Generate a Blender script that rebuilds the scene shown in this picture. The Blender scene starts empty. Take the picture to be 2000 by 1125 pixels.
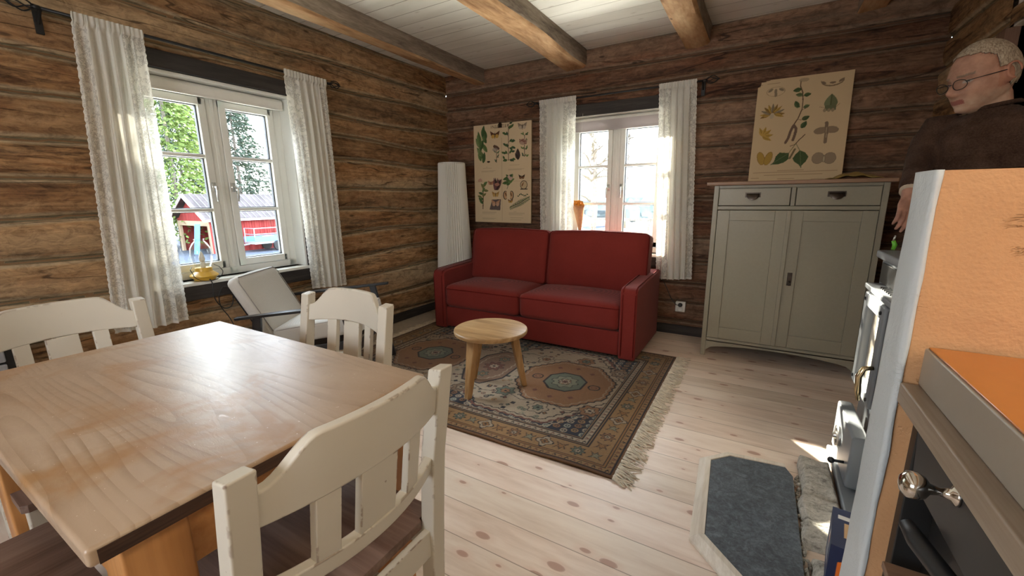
import bpy, bmesh, math, random
import numpy as np
from mathutils import Vector, Matrix, Euler, noise as mnoise

scene = bpy.context.scene
COL = scene.collection
PI = math.pi
R = math.radians

# ------------------------------------------------------------------ camera
F_PX = 817.88
PITCH, ROLL, YAW = -0.2086, -0.01, 0.531
CAM = Vector((3.072, -3.8684, 1.2))
fw = Vector((-math.sin(YAW)*math.cos(PITCH), math.cos(YAW)*math.cos(PITCH), math.sin(PITCH)))
r0 = Vector((math.cos(YAW), math.sin(YAW), 0)); u0 = r0.cross(fw)
rt = r0*math.cos(ROLL)+u0*math.sin(ROLL); up = -r0*math.sin(ROLL)+u0*math.cos(ROLL)
cd = bpy.data.cameras.new('camera'); cam = bpy.data.objects.new('camera', cd); COL.objects.link(cam)
cd.sensor_width = 36; cd.lens = F_PX*36/2000; cd.clip_start = 0.02; cd.clip_end = 500
m3 = Matrix((rt, up, -fw)).transposed()
cam.matrix_world = Matrix.Translation(CAM) @ m3.to_4x4()
scene.camera = cam

# ------------------------------------------------------------------ world, sun, lamps, exposure
w = bpy.data.worlds.new('sky'); scene.world = w; w.use_nodes = True
wn = w.node_tree; wn.nodes.clear()
wo = wn.nodes.new('ShaderNodeOutputWorld'); wb = wn.nodes.new('ShaderNodeBackground')
wtc = wn.nodes.new('ShaderNodeTexCoord'); wsp = wn.nodes.new('ShaderNodeSeparateXYZ'); wr = wn.nodes.new('ShaderNodeValToRGB')
wn.links.new(wtc.outputs['Generated'], wsp.inputs[0]); wn.links.new(wsp.outputs['Z'], wr.inputs[0])
wr.color_ramp.elements[0].position = 0.0; wr.color_ramp.elements[0].color = (0.95, 0.97, 1.0, 1)
wr.color_ramp.elements[1].position = 0.6; wr.color_ramp.elements[1].color = (0.62, 0.78, 1.0, 1)
wn.links.new(wr.outputs[0], wb.inputs[0]); wb.inputs[1].default_value = 6.8
wn.links.new(wb.outputs[0], wo.inputs[0])

sl = bpy.data.lights.new('sun', 'SUN'); sun = bpy.data.objects.new('sun', sl); COL.objects.link(sun)
sl.energy = 42; sl.angle = R(0.7); sl.color = (1.0, 0.9, 0.74)
sd = Vector((0.617, -0.787, -0.385))
sun.rotation_euler = sd.to_track_quat('-Z', 'Y').to_euler()
sun.location = (-5, 8, 6)

def area(name, loc, size, normal, power=0, color=(1, 1, 1), portal=False):
    l = bpy.data.lights.new(name, 'AREA'); o = bpy.data.objects.new(name, l); COL.objects.link(o)
    l.shape = 'RECTANGLE'; l.size, l.size_y = size; l.energy = power; l.color = color
    o.location = loc; o.rotation_euler = Vector(normal).to_track_quat('-Z', 'Y').to_euler()
    if portal: l.cycles.is_portal = True
    return o
# fill lamps added behind the photographer, as if daylight from kitchen windows
area('kitchen_daylight_fill', (1.9, -5.52, 1.55), (1.2, 0.9), (0.05, 1, -0.12), 9, (1.0, 0.93, 0.84))
area('kitchen_daylight_fill', (5.42, -4.2, 1.5), (1.2, 1.2), (-1, 0.1, -0.1), 5, (1.0, 0.93, 0.84))
# the kitchen's ceiling lamp, to the right of the picture
area('kitchen_ceiling_lamp', (4.3, -3.75, 2.42), (0.45, 0.45), (0, 0, -1), 15, (1.0, 0.82, 0.6))
# lamps added unseen above each window to boost the sky light
area('sky_fill_left', (-1.9, -2.35, 3.3), (2.4, 1.6), (1, 0, -0.85), 400, (0.88, 0.94, 1.0))
area('sky_fill_back', (1.87, 2.1, 3.3), (2.4, 1.6), (0, -1, -0.8), 380, (0.98, 0.97, 0.97))
# unseen lamps added low outside to brighten the ceiling, like ground bounce
area('upward_fill_left', (-1.3, -2.35, -0.35), (2.6, 1.6), (1, 0, 1.0), 620, (1.0, 0.96, 0.88))
area('upward_fill_back', (1.87, 1.3, -0.3), (2.6, 1.6), (0, -1, 1.0), 700, (1.0, 0.95, 0.86))

vs = scene.view_settings
vs.view_transform = 'Standard'; vs.look = 'None'; vs.gamma = 1; vs.use_curve_mapping = False
vs.exposure = 0.66
scene.cycles.max_bounces = 8; scene.cycles.transparent_max_bounces = 24
scene.cycles.diffuse_bounces = 5; scene.cycles.sample_clamp_indirect = 6.0
scene.cycles.caustics_reflective = False; scene.cycles.caustics_refractive = False

# ================================================================== materials
class G:
    def __init__(s, name):
        s.m = bpy.data.materials.new(name); s.m.use_nodes = True; s.t = s.m.node_tree; s.t.nodes.clear()
        s.out = s.t.nodes.new('ShaderNodeOutputMaterial')
    def n(s, typ, _props=None, **kw):
        d = s.t.nodes.new('ShaderNode'+typ)
        for k, v in (_props or {}).items(): setattr(d, k, v)
        for k, v in kw.items():
            k2 = k.replace('_', ' ')
            i = d.inputs[int(k[1:])] if (k[0] == 'i' and k[1:].isdigit()) else d.inputs[k2]
            s.put(i, v)
        return d
    def put(s, i, v):
        if hasattr(v, 'outputs'): v = v.outputs[0]
        if isinstance(v, bpy.types.NodeSocket): s.t.links.new(v, i)
        else:
            if isinstance(v, tuple) and len(v) == 3 and i.type == 'RGBA': v = v+(1,)
            i.default_value = v
    def math(s, op, a, b=0.0, c=None):
        d = s.n('Math', {'operation': op}, i0=a, i1=b)
        if c is not None: s.put(d.inputs[2], c)
        return d
    def mix(s, f, a, b, t='MIX'):
        return s.n('MixRGB', {'blend_type': t}, i0=f, i1=a, i2=b)
    def ramp(s, f, *st):
        d = s.n('ValToRGB', i0=f); cr = d.color_ramp
        while len(cr.elements) < len(st): cr.elements.new(0.5)
        for e, (p, c) in zip(cr.elements, st):
            e.position = p; e.color = (c if isinstance(c, tuple) else (c, c, c))+(1,)
        return d
    def obj(s): return s.n('TexCoord').outputs['Object']
    def map(s, v, sc=(1, 1, 1), loc=(0, 0, 0), rot=(0, 0, 0)):
        return s.n('Mapping', Vector=v, Scale=sc, Location=loc, Rotation=rot)
    def noise(s, v, sc, det=3, rough=0.55, dist=0.0):
        return s.n('TexNoise', Vector=v, Scale=sc, Detail=det, Roughness=rough, Distortion=dist)
    def bump(s, h, st=0.3, d=0.01, normal=None):
        b = s.n('Bump', Height=h, Strength=st, Distance=d)
        if normal is not None: s.put(b.inputs['Normal'], normal)
        return b
    def bsdf(s, col, rough=0.6, bump=None, **kw):
        p = s.n('BsdfPrincipled', Base_Color=col, Roughness=rough)
        for k, v in kw.items(): s.put(p.inputs[k.replace('_', ' ')], v)
        if bump is not None: s.t.links.new(bump.outputs[0], p.inputs['Normal'])
        s.t.links.new(p.outputs[0], s.out.inputs[0]); s.p = p
        return s.m

def simple(name, col, rough=0.5, metal=0.0, nscale=30, nstr=0.1, var=0.12, spec=0.5, **kw):
    g = G(name); v = g.obj(); n = g.noise(v, nscale, 3)
    c2 = tuple(max(0, c*(1-var)) for c in col); c3 = tuple(min(1, c*(1+var)) for c in col)
    c = g.ramp(n, (0.3, c2), (0.7, c3))
    return g.bsdf(c, rough, g.bump(n, nstr, 0.002), Metallic=metal, Specular_IOR_Level=spec, **kw)

def wood(name, dark, mid, light, axis=0, scale=1.0, rough=0.55, grain=26, knots=0.0, knotcol=(0.1, 0.05, 0.03), bump=0.25, spec=0.4, stretch=0.07, coat=0.0, wear=None):
    g = G(name); v = g.obj()
    sc = [1, 1, 1]; sc[axis] = stretch
    mv = g.map(v, tuple(sc))
    n1 = g.noise(mv, 6*scale, 4, 0.6, 0.6)
    warp = g.n('VectorMath', {'operation': 'MULTIPLY_ADD'}, i0=n1.outputs['Color'], i1=(0.12, 0.12, 0.12), i2=mv)
    n2 = g.noise(warp, grain*scale, 3, 0.6, 0.3)
    n3 = g.noise(g.map(v, tuple(x*1.0 for x in sc)), grain*6*scale, 2)
    f = g.math('ADD', g.math('MULTIPLY', n1, 0.5), g.math('MULTIPLY', n2, 0.5))
    c = g.ramp(f, (0.36, dark), (0.5, mid), (0.62, light))
    c = g.mix(0.25, c, g.ramp(n3, (0.35, dark), (0.6, light)), 'MULTIPLY') if False else g.mix(0.18, c, g.ramp(n3, (0.4, dark), (0.6, light)))
    if knots > 0:
        ks = [3.2, 3.2, 3.2]; ks[axis] = 1.6
        kv = g.n('TexVoronoi', Vector=g.map(v, tuple(ks)), Scale=1.6*scale, Randomness=1.0)
        km = g.ramp(kv.outputs['Distance'], (0.0, 1.0), (knots*0.6, 0.8), (knots, 0.0))
        c = g.mix(km, c, knotcol)
    if wear:
        wn_ = g.noise(g.map(v, (1, 1, 1)), 3.5, 5, 0.65, 0.8)
        c = g.mix(g.ramp(wn_, (0.48, 0.0), (0.66, 0.85)), c, wear)
    b = g.bump(g.math('ADD', n2, n3), bump, 0.002)
    return g.bsdf(c, rough, b, Specular_IOR_Level=spec, Coat_Weight=coat, Coat_Roughness=0.25)

def mat_logs(name, warm=1.0, axis=1, tone=0):
    g = G(name); a = g.n('Attribute', {'attribute_name': 'L'})
    sp = g.n('SeparateColor', i0=a.outputs['Color']); lid, lv, h2 = sp.outputs[0], sp.outputs[1], sp.outputs[2]
    v = g.obj(); sc = [1, 1, 1]; sc[axis] = 0.10
    off = g.n('CombineXYZ', i0=g.math('MULTIPLY', lid, 37.0), i1=g.math('MULTIPLY', lid, 91.0), i2=g.math('MULTIPLY', lid, 53.0))
    mv = g.n('VectorMath', {'operation': 'ADD'}, i0=g.map(v, tuple(sc)), i1=off)
    n1 = g.noise(mv, 7, 5, 0.62, 0.35)
    wv = g.n('VectorMath', {'operation': 'MULTIPLY_ADD'}, i0=n1.outputs['Color'], i1=(0.05, 0.05, 0.05), i2=mv)
    n2 = g.noise(wv, 60, 4, 0.7, 0.2)
    sc2 = [1, 1, 1]; sc2[axis] = 0.28
    n3 = g.noise(g.n('VectorMath', {'operation': 'ADD'}, i0=g.map(v, tuple(sc2)), i1=off), 9, 4, 0.6, 0.5)
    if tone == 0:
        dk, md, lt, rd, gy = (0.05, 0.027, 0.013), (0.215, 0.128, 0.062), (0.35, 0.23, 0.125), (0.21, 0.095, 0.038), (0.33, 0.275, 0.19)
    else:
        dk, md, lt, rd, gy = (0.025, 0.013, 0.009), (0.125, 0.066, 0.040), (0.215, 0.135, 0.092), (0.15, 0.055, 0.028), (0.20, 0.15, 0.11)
    f = g.math('ADD', g.math('MULTIPLY', n1, 0.55), g.math('MULTIPLY', n2, 0.45))
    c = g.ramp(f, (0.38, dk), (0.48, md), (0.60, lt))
    c = g.mix(g.ramp(n3, (0.45, 0.0), (0.68, 0.5)), c, rd)
    c = g.mix(g.math('MULTIPLY', g.ramp(g.noise(mv, 3.2, 3), (0.45, 0.0), (0.7, 1.0)), g.math('MULTIPLY', h2, 0.9)), c, gy)
    c = g.mix(0.7, c, g.mix(g.math('MULTIPLY', h2, 1.0), (0.55, 0.47, 0.42), (1.2, 1.15, 1.1)), 'MULTIPLY')
    # pale hewn edges and the grey moss chinking between logs
    edge = g.math('ABSOLUTE', g.math('SUBTRACT', lv, 0.5))
    en = g.math('ADD', edge, g.math('MULTIPLY', g.math('SUBTRACT', g.noise(mv, 7, 3), 0.5), 0.10))
    c = g.mix(g.ramp(en, (0.34, 0.0), (0.42, 0.8), (0.455, 0.1)), c, gy)
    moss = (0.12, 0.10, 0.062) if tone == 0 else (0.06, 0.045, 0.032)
    c = g.mix(g.ramp(en, (0.435, 0.0), (0.455, 1.0)), c, moss)
    hw = g.noise(g.n('VectorMath', {'operation': 'ADD'}, i0=g.map(v, tuple(1.0 if k != axis else 0.5 for k in range(3))), i1=off), 24, 5, 0.75, 0.8)
    c = g.mix(1.0, c, g.ramp(hw, (0.36, (0.78, 0.72, 0.66)), (0.5, (1.25, 1.22, 1.18)), (0.66, (1.65, 1.58, 1.48))), 'MULTIPLY')
    # drying cracks
    cs = [1, 1, 1]; cs[axis] = 0.07
    cn = g.noise(g.n('VectorMath', {'operation': 'ADD'}, i0=g.map(v, tuple(cs)), i1=off), 8, 2, 0.5, 0.25)
    cr = g.ramp(g.math('ABSOLUTE', g.math('SUBTRACT', cn, 0.5)), (0.0, 1.0), (0.004, 0.9), (0.009, 0.0))
    c = g.mix(g.math('MULTIPLY', cr, g.ramp(n3, (0.45, 0.0), (0.55, 0.8))), c, dk)
    kn = g.n('TexVoronoi', Vector=g.map(v, (1.4, 1.4, 4.2)), Scale=1.9)
    c = g.mix(g.ramp(kn.outputs['Distance'], (0.0, 0.9), (0.05, 0.7), (0.085, 0.0)), c, dk)
    h = g.math('ADD', g.math('MULTIPLY', n2, 0.4), g.math('SUBTRACT', g.math('MULTIPLY', g.math('ADD', n1, hw), 0.7), cr))
    return g.bsdf(c, 0.72, g.bump(h, 0.55, 0.012), Specular_IOR_Level=0.25)

def mat_floor():
    g = G('pine_floor'); v = g.obj(); s = g.n('SeparateXYZ', Vector=v)
    bw = 0.147
    yb = g.math('DIVIDE', g.math('ADD', s.outputs[1], 2.845), bw)
    bid = g.math('FLOOR', yb); fr = g.math('FRACT', yb)
    rnd = g.n('TexWhiteNoise', {'noise_dimensions': '1D'}, W=bid)
    off = g.n('CombineXYZ', i0=g.math('MULTIPLY', rnd, 19.0), i1=0.0, i2=g.math('MULTIPLY', rnd, 7.0))
    mv = g.n('VectorMath', {'operation': 'ADD'}, i0=g.map(v, (0.12, 1, 1)), i1=off)
    n1 = g.noise(mv, 7, 3, 0.5, 0.8); n2 = g.noise(mv, 40, 3, 0.6, 0.5)
    c = g.ramp(g.math('ADD', g.math('MULTIPLY', n1, 0.6), g.math('MULTIPLY', n2, 0.4)), (0.36, (0.62, 0.49, 0.39)), (0.5, (0.73, 0.61, 0.51)), (0.64, (0.80, 0.70, 0.60)))
    c = g.mix(0.55, c, g.mix(rnd, (0.88, 0.86, 0.80), (1.08, 1.0, 0.98)), 'MULTIPLY')
    kv = g.n('TexVoronoi', {'voronoi_dimensions': '2D'}, Vector=g.n('VectorMath', {'operation': 'ADD'}, i0=g.map(v, (2.6, 5.6, 1)), i1=off), Scale=1.4)
    kd = g.math('ADD', kv.outputs['Distance'], g.math('MULTIPLY', g.math('SUBTRACT', n2, 0.5), 0.05))
    kr = g.math('MULTIPLY', g.math('POWER', g.n('SeparateColor', i0=kv.outputs['Color']).outputs[0], 1.4), 0.10)
    km = g.ramp(g.math('SUBTRACT', kd, kr), (0.0, 1.0), (0.02, 0.8), (0.035, 0.0))
    c = g.mix(g.math('MULTIPLY', km, 0.85), c, (0.27, 0.135, 0.09))
    halo = g.ramp(g.math('SUBTRACT', kd, kr), (0.02, 0.35), (0.16, 0.0))
    c = g.mix(halo, c, (0.62, 0.40, 0.30))
    e = g.math('ABSOLUTE', g.math('SUBTRACT', fr, 0.5))
    sm = g.ramp(e, (0.485, 0.0), (0.4935, 1.0))
    c = g.mix(g.math('MULTIPLY', sm, 0.8), c, (0.22, 0.15, 0.11))
    b = g.bump(g.math('SUBTRACT', g.math('MULTIPLY', n2, 0.15), sm), 0.35, 0.002)
    return g.bsdf(c, g.ramp(n2, (0.3, 0.38), (0.7, 0.52)), b, Specular_IOR_Level=0.45)

def mat_ceiling():
    g = G('white_ceiling_boards'); v = g.obj(); s = g.n('SeparateXYZ', Vector=v)
    yb = g.math('DIVIDE', g.math('ADD', s.outputs[1], 0.018), 0.15)
    bid = g.math('FLOOR', yb); fr = g.math('FRACT', yb)
    rnd = g.n('TexWhiteNoise', {'noise_dimensions': '1D'}, W=bid)
    off = g.n('CombineXYZ', i0=g.math('MULTIPLY', rnd, 19.0), i1=0.0, i2=0.0)
    mv = g.n('VectorMath', {'operation': 'ADD'}, i0=g.map(v, (0.25, 1, 1)), i1=off)
    n1 = g.noise(mv, 5, 4, 0.55, 0.4)
    c = g.ramp(n1, (0.33, (0.70, 0.68, 0.61)), (0.5, (0.80, 0.78, 0.71)), (0.65, (0.83, 0.81, 0.75)))
    e = g.math('ABSOLUTE', g.math('SUBTRACT', fr, 0.5))
    wid = g.math('MULTIPLY', g.math('FRACT', g.math('MULTIPLY', rnd, 7.31)), 0.012)
    sm = g.ramp(g.math('ADD', e, wid), (0.488, 0.0), (0.497, 1.0))
    c = g.mix(g.math('MULTIPLY', sm, 0.85), c, (0.16, 0.11, 0.08))
    kn = g.n('TexVoronoi', {'voronoi_dimensions': '2D'}, Vector=g.map(v, (2, 5, 1)), Scale=1.0)
    c = g.mix(g.ramp(kn.outputs['Distance'], (0.0, 0.5), (0.06, 0.0)), c, (0.40, 0.33, 0.25))
    return g.bsdf(c, 0.6, g.bump(g.math('SUBTRACT', g.math('MULTIPLY', n1, 0.4), sm), 0.3, 0.004), Specular_IOR_Level=0.3)

def mat_chippy(name, base, worn=(0.16, 0.085, 0.05), amount=0.0, rough=0.42):
    g = G(name); v = g.obj(); n = g.noise(v, 4, 3)
    c = g.ramp(n, (0.3, tuple(x*0.93 for x in base)), (0.7, base))
    bv = g.n('Bevel', {'samples': 4}, Radius=0.004); geo = g.n('NewGeometry')
    dt = g.n('VectorMath', {'operation': 'DOT_PRODUCT'}, i0=bv.outputs[0], i1=geo.outputs['Normal']).outputs['Value']
    pt = g.ramp(g.math('SUBTRACT', 1.0, dt), (0.004, 0.0), (0.02, 1.0))
    sp = g.noise(v, 11, 4, 0.7)
    chips = g.ramp(g.noise(v, 55, 2, 0.5), (0.77, 0.0), (0.79, 1.0))
    edge = g.math('MULTIPLY', pt, g.ramp(sp, (0.53, 0.0), (0.56, 0.95)))
    c = g.mix(g.math('MAXIMUM', edge, g.math('MULTIPLY', chips, 0.6)), c, worn)
    return g.bsdf(c, rough, g.bump(g.noise(v, 60, 3), 0.08, 0.002), Specular_IOR_Level=0.45)

def mat_fabric(name, c1, c2, scale=450, rough=0.9, sheen=0.3, bump=0.35):
    g = G(name); v = g.obj()
    n = g.noise(v, scale, 2, 0.7); wv = g.n('TexWave', {'wave_type': 'BANDS', 'bands_direction': 'X'}, Vector=v, Scale=scale*0.35, Distortion=1.5)
    wz = g.n('TexWave', {'wave_type': 'BANDS', 'bands_direction': 'Z'}, Vector=v, Scale=scale*0.35, Distortion=1.5)
    n0 = g.noise(v, 3, 3)
    f = g.math('ADD', g.math('MULTIPLY', n, 0.6), g.math('MULTIPLY', g.math('MULTIPLY', wv, wz), 0.5))
    c = g.ramp(g.math('ADD', g.math('MULTIPLY', f, 0.75), g.math('MULTIPLY', n0, 0.25)), (0.3, c1), (0.7, c2))
    return g.bsdf(c, rough, g.bump(f, bump, 0.0015), Specular_IOR_Level=0.15, Sheen_Weight=sheen, Sheen_Roughness=0.5)

def mat_vcol(name, rough=0.85, spec=0.2, bumpscale=0, sheen=0.0):
    g = G(name); a = g.n('Attribute', {'attribute_name': 'Col'})
    b = None
    if bumpscale: b = g.bump(g.noise(g.obj(), bumpscale, 2, 0.7), 0.4, 0.003)
    return g.bsdf(a.outputs['Color'], rough, b, Specular_IOR_Level=spec, Sheen_Weight=sheen)

def mat_lace(name, base=(0.88, 0.87, 0.81)):
    g = G(name); v = g.n('UVMap').outputs[0]; s = g.n('SeparateXYZ', Vector=v)   # u in metres across, v in metres up
    flower = g.n('TexVoronoi', {'feature': 'SMOOTH_F1'}, Vector=v, Scale=26, Randomness=0.9)
    vine = g.noise(v, 34, 2, 0.5, 2.4)
    vf = g.ramp(g.math('ABSOLUTE', g.math('SUBTRACT', vine, 0.5)), (0.035, 1.0), (0.08, 0.0))
    ff = g.ramp(flower.outputs['Distance'], (0.28, 1.0), (0.40, 0.0))
    net = g.n('TexVoronoi', {'feature': 'DISTANCE_TO_EDGE'}, Vector=v, Scale=420)
    nf = g.ramp(net.outputs['Distance'], (0.10, 1.0), (0.22, 0.0))
    pat = g.math('MAXIMUM', vf, ff)
    att = g.n('Attribute', {'attribute_name': 'E'})       # 1 on the lace hem bands, 0 in the plain gathered middle
    e = g.n('SeparateColor', i0=att.outputs['Color']).outputs[0]
    dens = g.math('MAXIMUM', g.math('MULTIPLY', pat, 0.92), g.math('ADD', 0.58, g.math('MULTIPLY', g.math('SUBTRACT', 1.0, e), 0.30)))
    edge = g.n('SeparateColor', i0=att.outputs['Color']).outputs[1]
    dens = g.math('MAXIMUM', dens, edge)
    dens = g.math('MINIMUM', g.math('ADD', dens, g.math('MULTIPLY', nf, 0.1)), 1.0)
    dif = g.n('BsdfDiffuse', Color=base); tr = g.n('BsdfTranslucent', Color=tuple(x*0.98 for x in base))
    body = g.n('MixShader', i0=0.42, i1=dif, i2=tr)
    tp = g.n('BsdfTransparent')
    mx = g.n('MixShader', i0=dens, i1=tp, i2=body)
    g.t.links.new(mx.outputs[0], g.out.inputs[0]); return g.m

def mat_glass(name='window_glass', tint=(0.97, 0.985, 0.98), k=0.06):
    g = G(name); lw = g.n('LayerWeight', Blend=0.25)
    gl = g.n('BsdfGlossy', Color=(1, 1, 1), Roughness=0.0); tp = g.n('BsdfTransparent', Color=tint)
    f = g.math('ADD', g.math('MULTIPLY', lw.outputs['Fresnel'], 0.8), k*0.3)
    mx = g.n('MixShader', i0=f, i1=tp, i2=gl); g.t.links.new(mx.outputs[0], g.out.inputs[0]); return g.m

def mat_plaster(name, base, dark, bump=0.6, scale=7):
    g = G(name); v = g.obj(); n = g.noise(v, scale, 5, 0.6, 0.3); n2 = g.noise(v, 2.2, 2)
    tool = g.noise(g.map(v, (1, 1, 2.0)), 9, 5, 0.7, 0.6)
    ridge = g.ramp(g.math('ABSOLUTE', g.math('SUBTRACT', tool, 0.5)), (0.0, 1.0), (0.02, 0.0))
    mask = g.ramp(g.noise(v, 4, 3), (0.56, 0.0), (0.62, 1.0))
    rg = g.math('MULTIPLY', ridge, mask)
    c = g.ramp(n2, (0.3, dark), (0.7, base))
    c = g.mix(g.math('MULTIPLY', rg, 0.08), c, dark)
    fine = g.noise(v, 160, 2)
    h = g.math('ADD', g.math('ADD', n, g.math('MULTIPLY', rg, 0.22)), g.math('MULTIPLY', fine, 0.12))
    return g.bsdf(c, 0.85, g.bump(h, bump, 0.012), Specular_IOR_Level=0.2)

def mat_emit(name, col, st):
    g = G(name); e = g.n('Emission', Color=col, Strength=st); g.t.links.new(e.outputs[0], g.out.inputs[0]); return g.m

M = {}
M['logs'] = mat_logs('hewn_log_wall', axis=1, tone=0)
M['logs_back'] = mat_logs('dark_log_wall', axis=0, tone=1)  # uses the darker set of log tones
M['logs_right'] = mat_logs('log_end_wall', axis=1, tone=0)
M['floor'] = mat_floor(); M['ceil'] = mat_ceiling()
M['beam_grey'] = wood('hewn_beam_wood', (0.11, 0.08, 0.06), (0.235, 0.185, 0.14), (0.36, 0.30, 0.24), axis=1, rough=0.8, grain=18, bump=0.7, spec=0.2, stretch=0.14)
M['beam_under'] = wood('hewn_beam_lit_under', (0.22, 0.11, 0.05), (0.48, 0.28, 0.14), (0.62, 0.42, 0.24), axis=1, rough=0.75, grain=9, bump=0.8, spec=0.2, stretch=0.22, knots=0.06)  # orange puts the light bounced up from below into the wood colour
M['white'] = simple('white_gloss_paint', (0.76, 0.77, 0.73), 0.32, nscale=8, nstr=0.02, var=0.02)
M['lintel'] = wood('dark_stained_board', (0.016, 0.014, 0.013), (0.032, 0.027, 0.025), (0.06, 0.05, 0.045), axis=1, rough=0.7)
M['lintel_x'] = wood('dark_stained_board_back', (0.016, 0.014, 0.013), (0.032, 0.027, 0.025), (0.06, 0.05, 0.045), axis=0, rough=0.7)
M['gasket'] = simple('rubber_gasket', (0.03, 0.035, 0.045), 0.5)
M['glass'] = mat_glass()
M['steel'] = simple('brushed_steel', (0.62, 0.62, 0.60), 0.28, metal=1.0)
M['iron'] = simple('black_iron', (0.012, 0.012, 0.013), 0.5, metal=0.3)
M['lace'] = mat_lace('white_lace')
M['red'] = mat_fabric('red_woven_fabric', (0.15, 0.018, 0.014), (0.28, 0.038, 0.030), sheen=0.1)
M['darkred'] = mat_fabric('red_piping', (0.10, 0.008, 0.007), (0.19, 0.018, 0.014), sheen=0.0)
M['grey_fabric'] = mat_fabric('light_grey_fabric', (0.55, 0.53, 0.49), (0.70, 0.68, 0.64), scale=300, sheen=0.1)
M['piping'] = simple('dark_piping', (0.30, 0.28, 0.26), 0.8)
M['blackwood'] = simple('black_lacquered_wood', (0.012, 0.012, 0.014), 0.28, spec=0.6)
M['chair'] = mat_chippy('cream_painted_wood', (0.62, 0.58, 0.49))
M['seat'] = wood('brown_waxed_seat', (0.11, 0.06, 0.042), (0.21, 0.135, 0.105), (0.30, 0.21, 0.17), axis=0, rough=0.42, grain=20, knots=0.07, knotcol=(0.05, 0.025, 0.018), stretch=0.06)
M['tabletop'] = None
g = G('worn_pine_top'); v = g.obj(); mv = g.map(v, (0.10, 1, 1)); n1 = g.noise(mv, 5, 3, 0.5, 1.2)
gl = g.noise(g.map(v, (0.14, 1, 1)), 3.0, 2, 0.45, 0.3); fi = g.noise(g.map(v, (0.03, 1, 1)), 70, 2, 0.5)
wv = g.math('SUBTRACT', g.math('FRACT', g.math('MULTIPLY', gl, 42.0)), g.math('MULTIPLY', fi, 0.15))
st = g.noise(v, 3.2, 4, 0.6, 0.6); st2 = g.noise(g.map(v, (0.5, 1, 1)), 6, 3, 0.5)
c = g.ramp(g.math('ADD', g.math('MULTIPLY', n1, 0.5), g.math('MULTIPLY', st2, 0.5)), (0.36, (0.36, 0.245, 0.155)), (0.5, (0.45, 0.325, 0.22)), (0.62, (0.51, 0.385, 0.27)))
c = g.mix(g.math('MULTIPLY', g.math('MULTIPLY', g.ramp(wv, (0.45, 0.0), (0.86, 1.0)), g.ramp(g.noise(v, 3, 2), (0.40, 0.15), (0.62, 1.0))), 0.8), c, (0.27, 0.16, 0.08))
c = g.mix(g.ramp(st, (0.51, 0.0), (0.60, 0.85)), c, (0.38, 0.20, 0.075))
c = g.mix(g.ramp(g.noise(v, 6, 3), (0.55, 0.0), (0.7, 0.5)), c, (0.42, 0.29, 0.21))
scr = g.noise(g.map(v, (0.6, 1.6, 1), rot=(0, 0, 0.5)), 46, 4, 0.7, 1.5)
spk = g.ramp(g.noise(v, 150, 1), (0.78, 0.0), (0.80, 1.0)); c = g.mix(spk, c, (0.75, 0.68, 0.6))
M['tabletop'] = g.bsdf(c, g.ramp(scr, (0.35, 0.45), (0.65, 0.28)), g.bump(g.math('ADD', scr, g.math('MULTIPLY', wv, 0.10)), 0.22, 0.002), Specular_IOR_Level=0.5, Coat_Weight=0.6, Coat_Roughness=0.36)
M['tableend'] = wood('dark_end_grain', (0.035, 0.016, 0.010), (0.08, 0.038, 0.022), (0.14, 0.075, 0.045), axis=1, rough=0.6, grain=40)
M['pine'] = wood('orange_pine', (0.36, 0.14, 0.04), (0.52, 0.235, 0.075), (0.60, 0.30, 0.11), axis=0, rough=0.38, grain=14, knots=0.075, knotcol=(0.10, 0.035, 0.015))
M['pine_z'] = wood('orange_pine_leg', (0.36, 0.14, 0.04), (0.52, 0.235, 0.075), (0.60, 0.30, 0.11), axis=2, rough=0.38, grain=14, knots=0.05, knotcol=(0.10, 0.035, 0.015))
M['mango'] = wood('mango_wood_top', (0.20, 0.10, 0.035), (0.47, 0.29, 0.13), (0.64, 0.46, 0.26), axis=0, rough=0.42, grain=8, stretch=0.12, knots=0.05)
M['mango_z'] = wood('mango_wood_leg', (0.22, 0.11, 0.04), (0.42, 0.24, 0.10), (0.52, 0.33, 0.16), axis=2, rough=0.45, grain=22, stretch=0.09)
M['cab'] = simple('grey_green_paint', (0.275, 0.25, 0.185), 0.36, nscale=70, nstr=0.06, var=0.03)
M['cabtop'] = wood('oiled_oak_top', (0.16, 0.085, 0.05), (0.26, 0.15, 0.09), (0.34, 0.21, 0.13), axis=0, rough=0.4, grain=25)
M['bronze'] = simple('dark_bronze', (0.07, 0.055, 0.045), 0.35, metal=0.9)
M['shade'] = None
M['yellow'] = simple('yellow_enamel', (0.66, 0.40, 0.05), 0.3, var=0.04)
M['black_plastic'] = simple('black_plastic', (0.015, 0.015, 0.016), 0.45)
M['white_plastic'] = simple('white_plastic', (0.74, 0.73, 0.69), 0.35, var=0.02)
M['plaster'] = mat_plaster('orange_plaster', (0.60, 0.345, 0.175), (0.53, 0.295, 0.145), bump=1.0)
M['limewash'] = mat_plaster('white_limewash', (0.60, 0.635, 0.65), (0.50, 0.545, 0.565), bump=0.5, scale=14)
M['slate'] = None
M['vcol'] = mat_vcol('printed_paper', 0.75, 0.25)
M['vrug'] = mat_vcol('woven_rug', 0.95, 0.08, bumpscale=380, sheen=0.15)
M['vbox'] = mat_vcol('printed_carton', 0.4, 0.4)
M['fringe'] = simple('cotton_fringe', (0.62, 0.55, 0.44), 0.95, var=0.2)
M['skin'] = None

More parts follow.
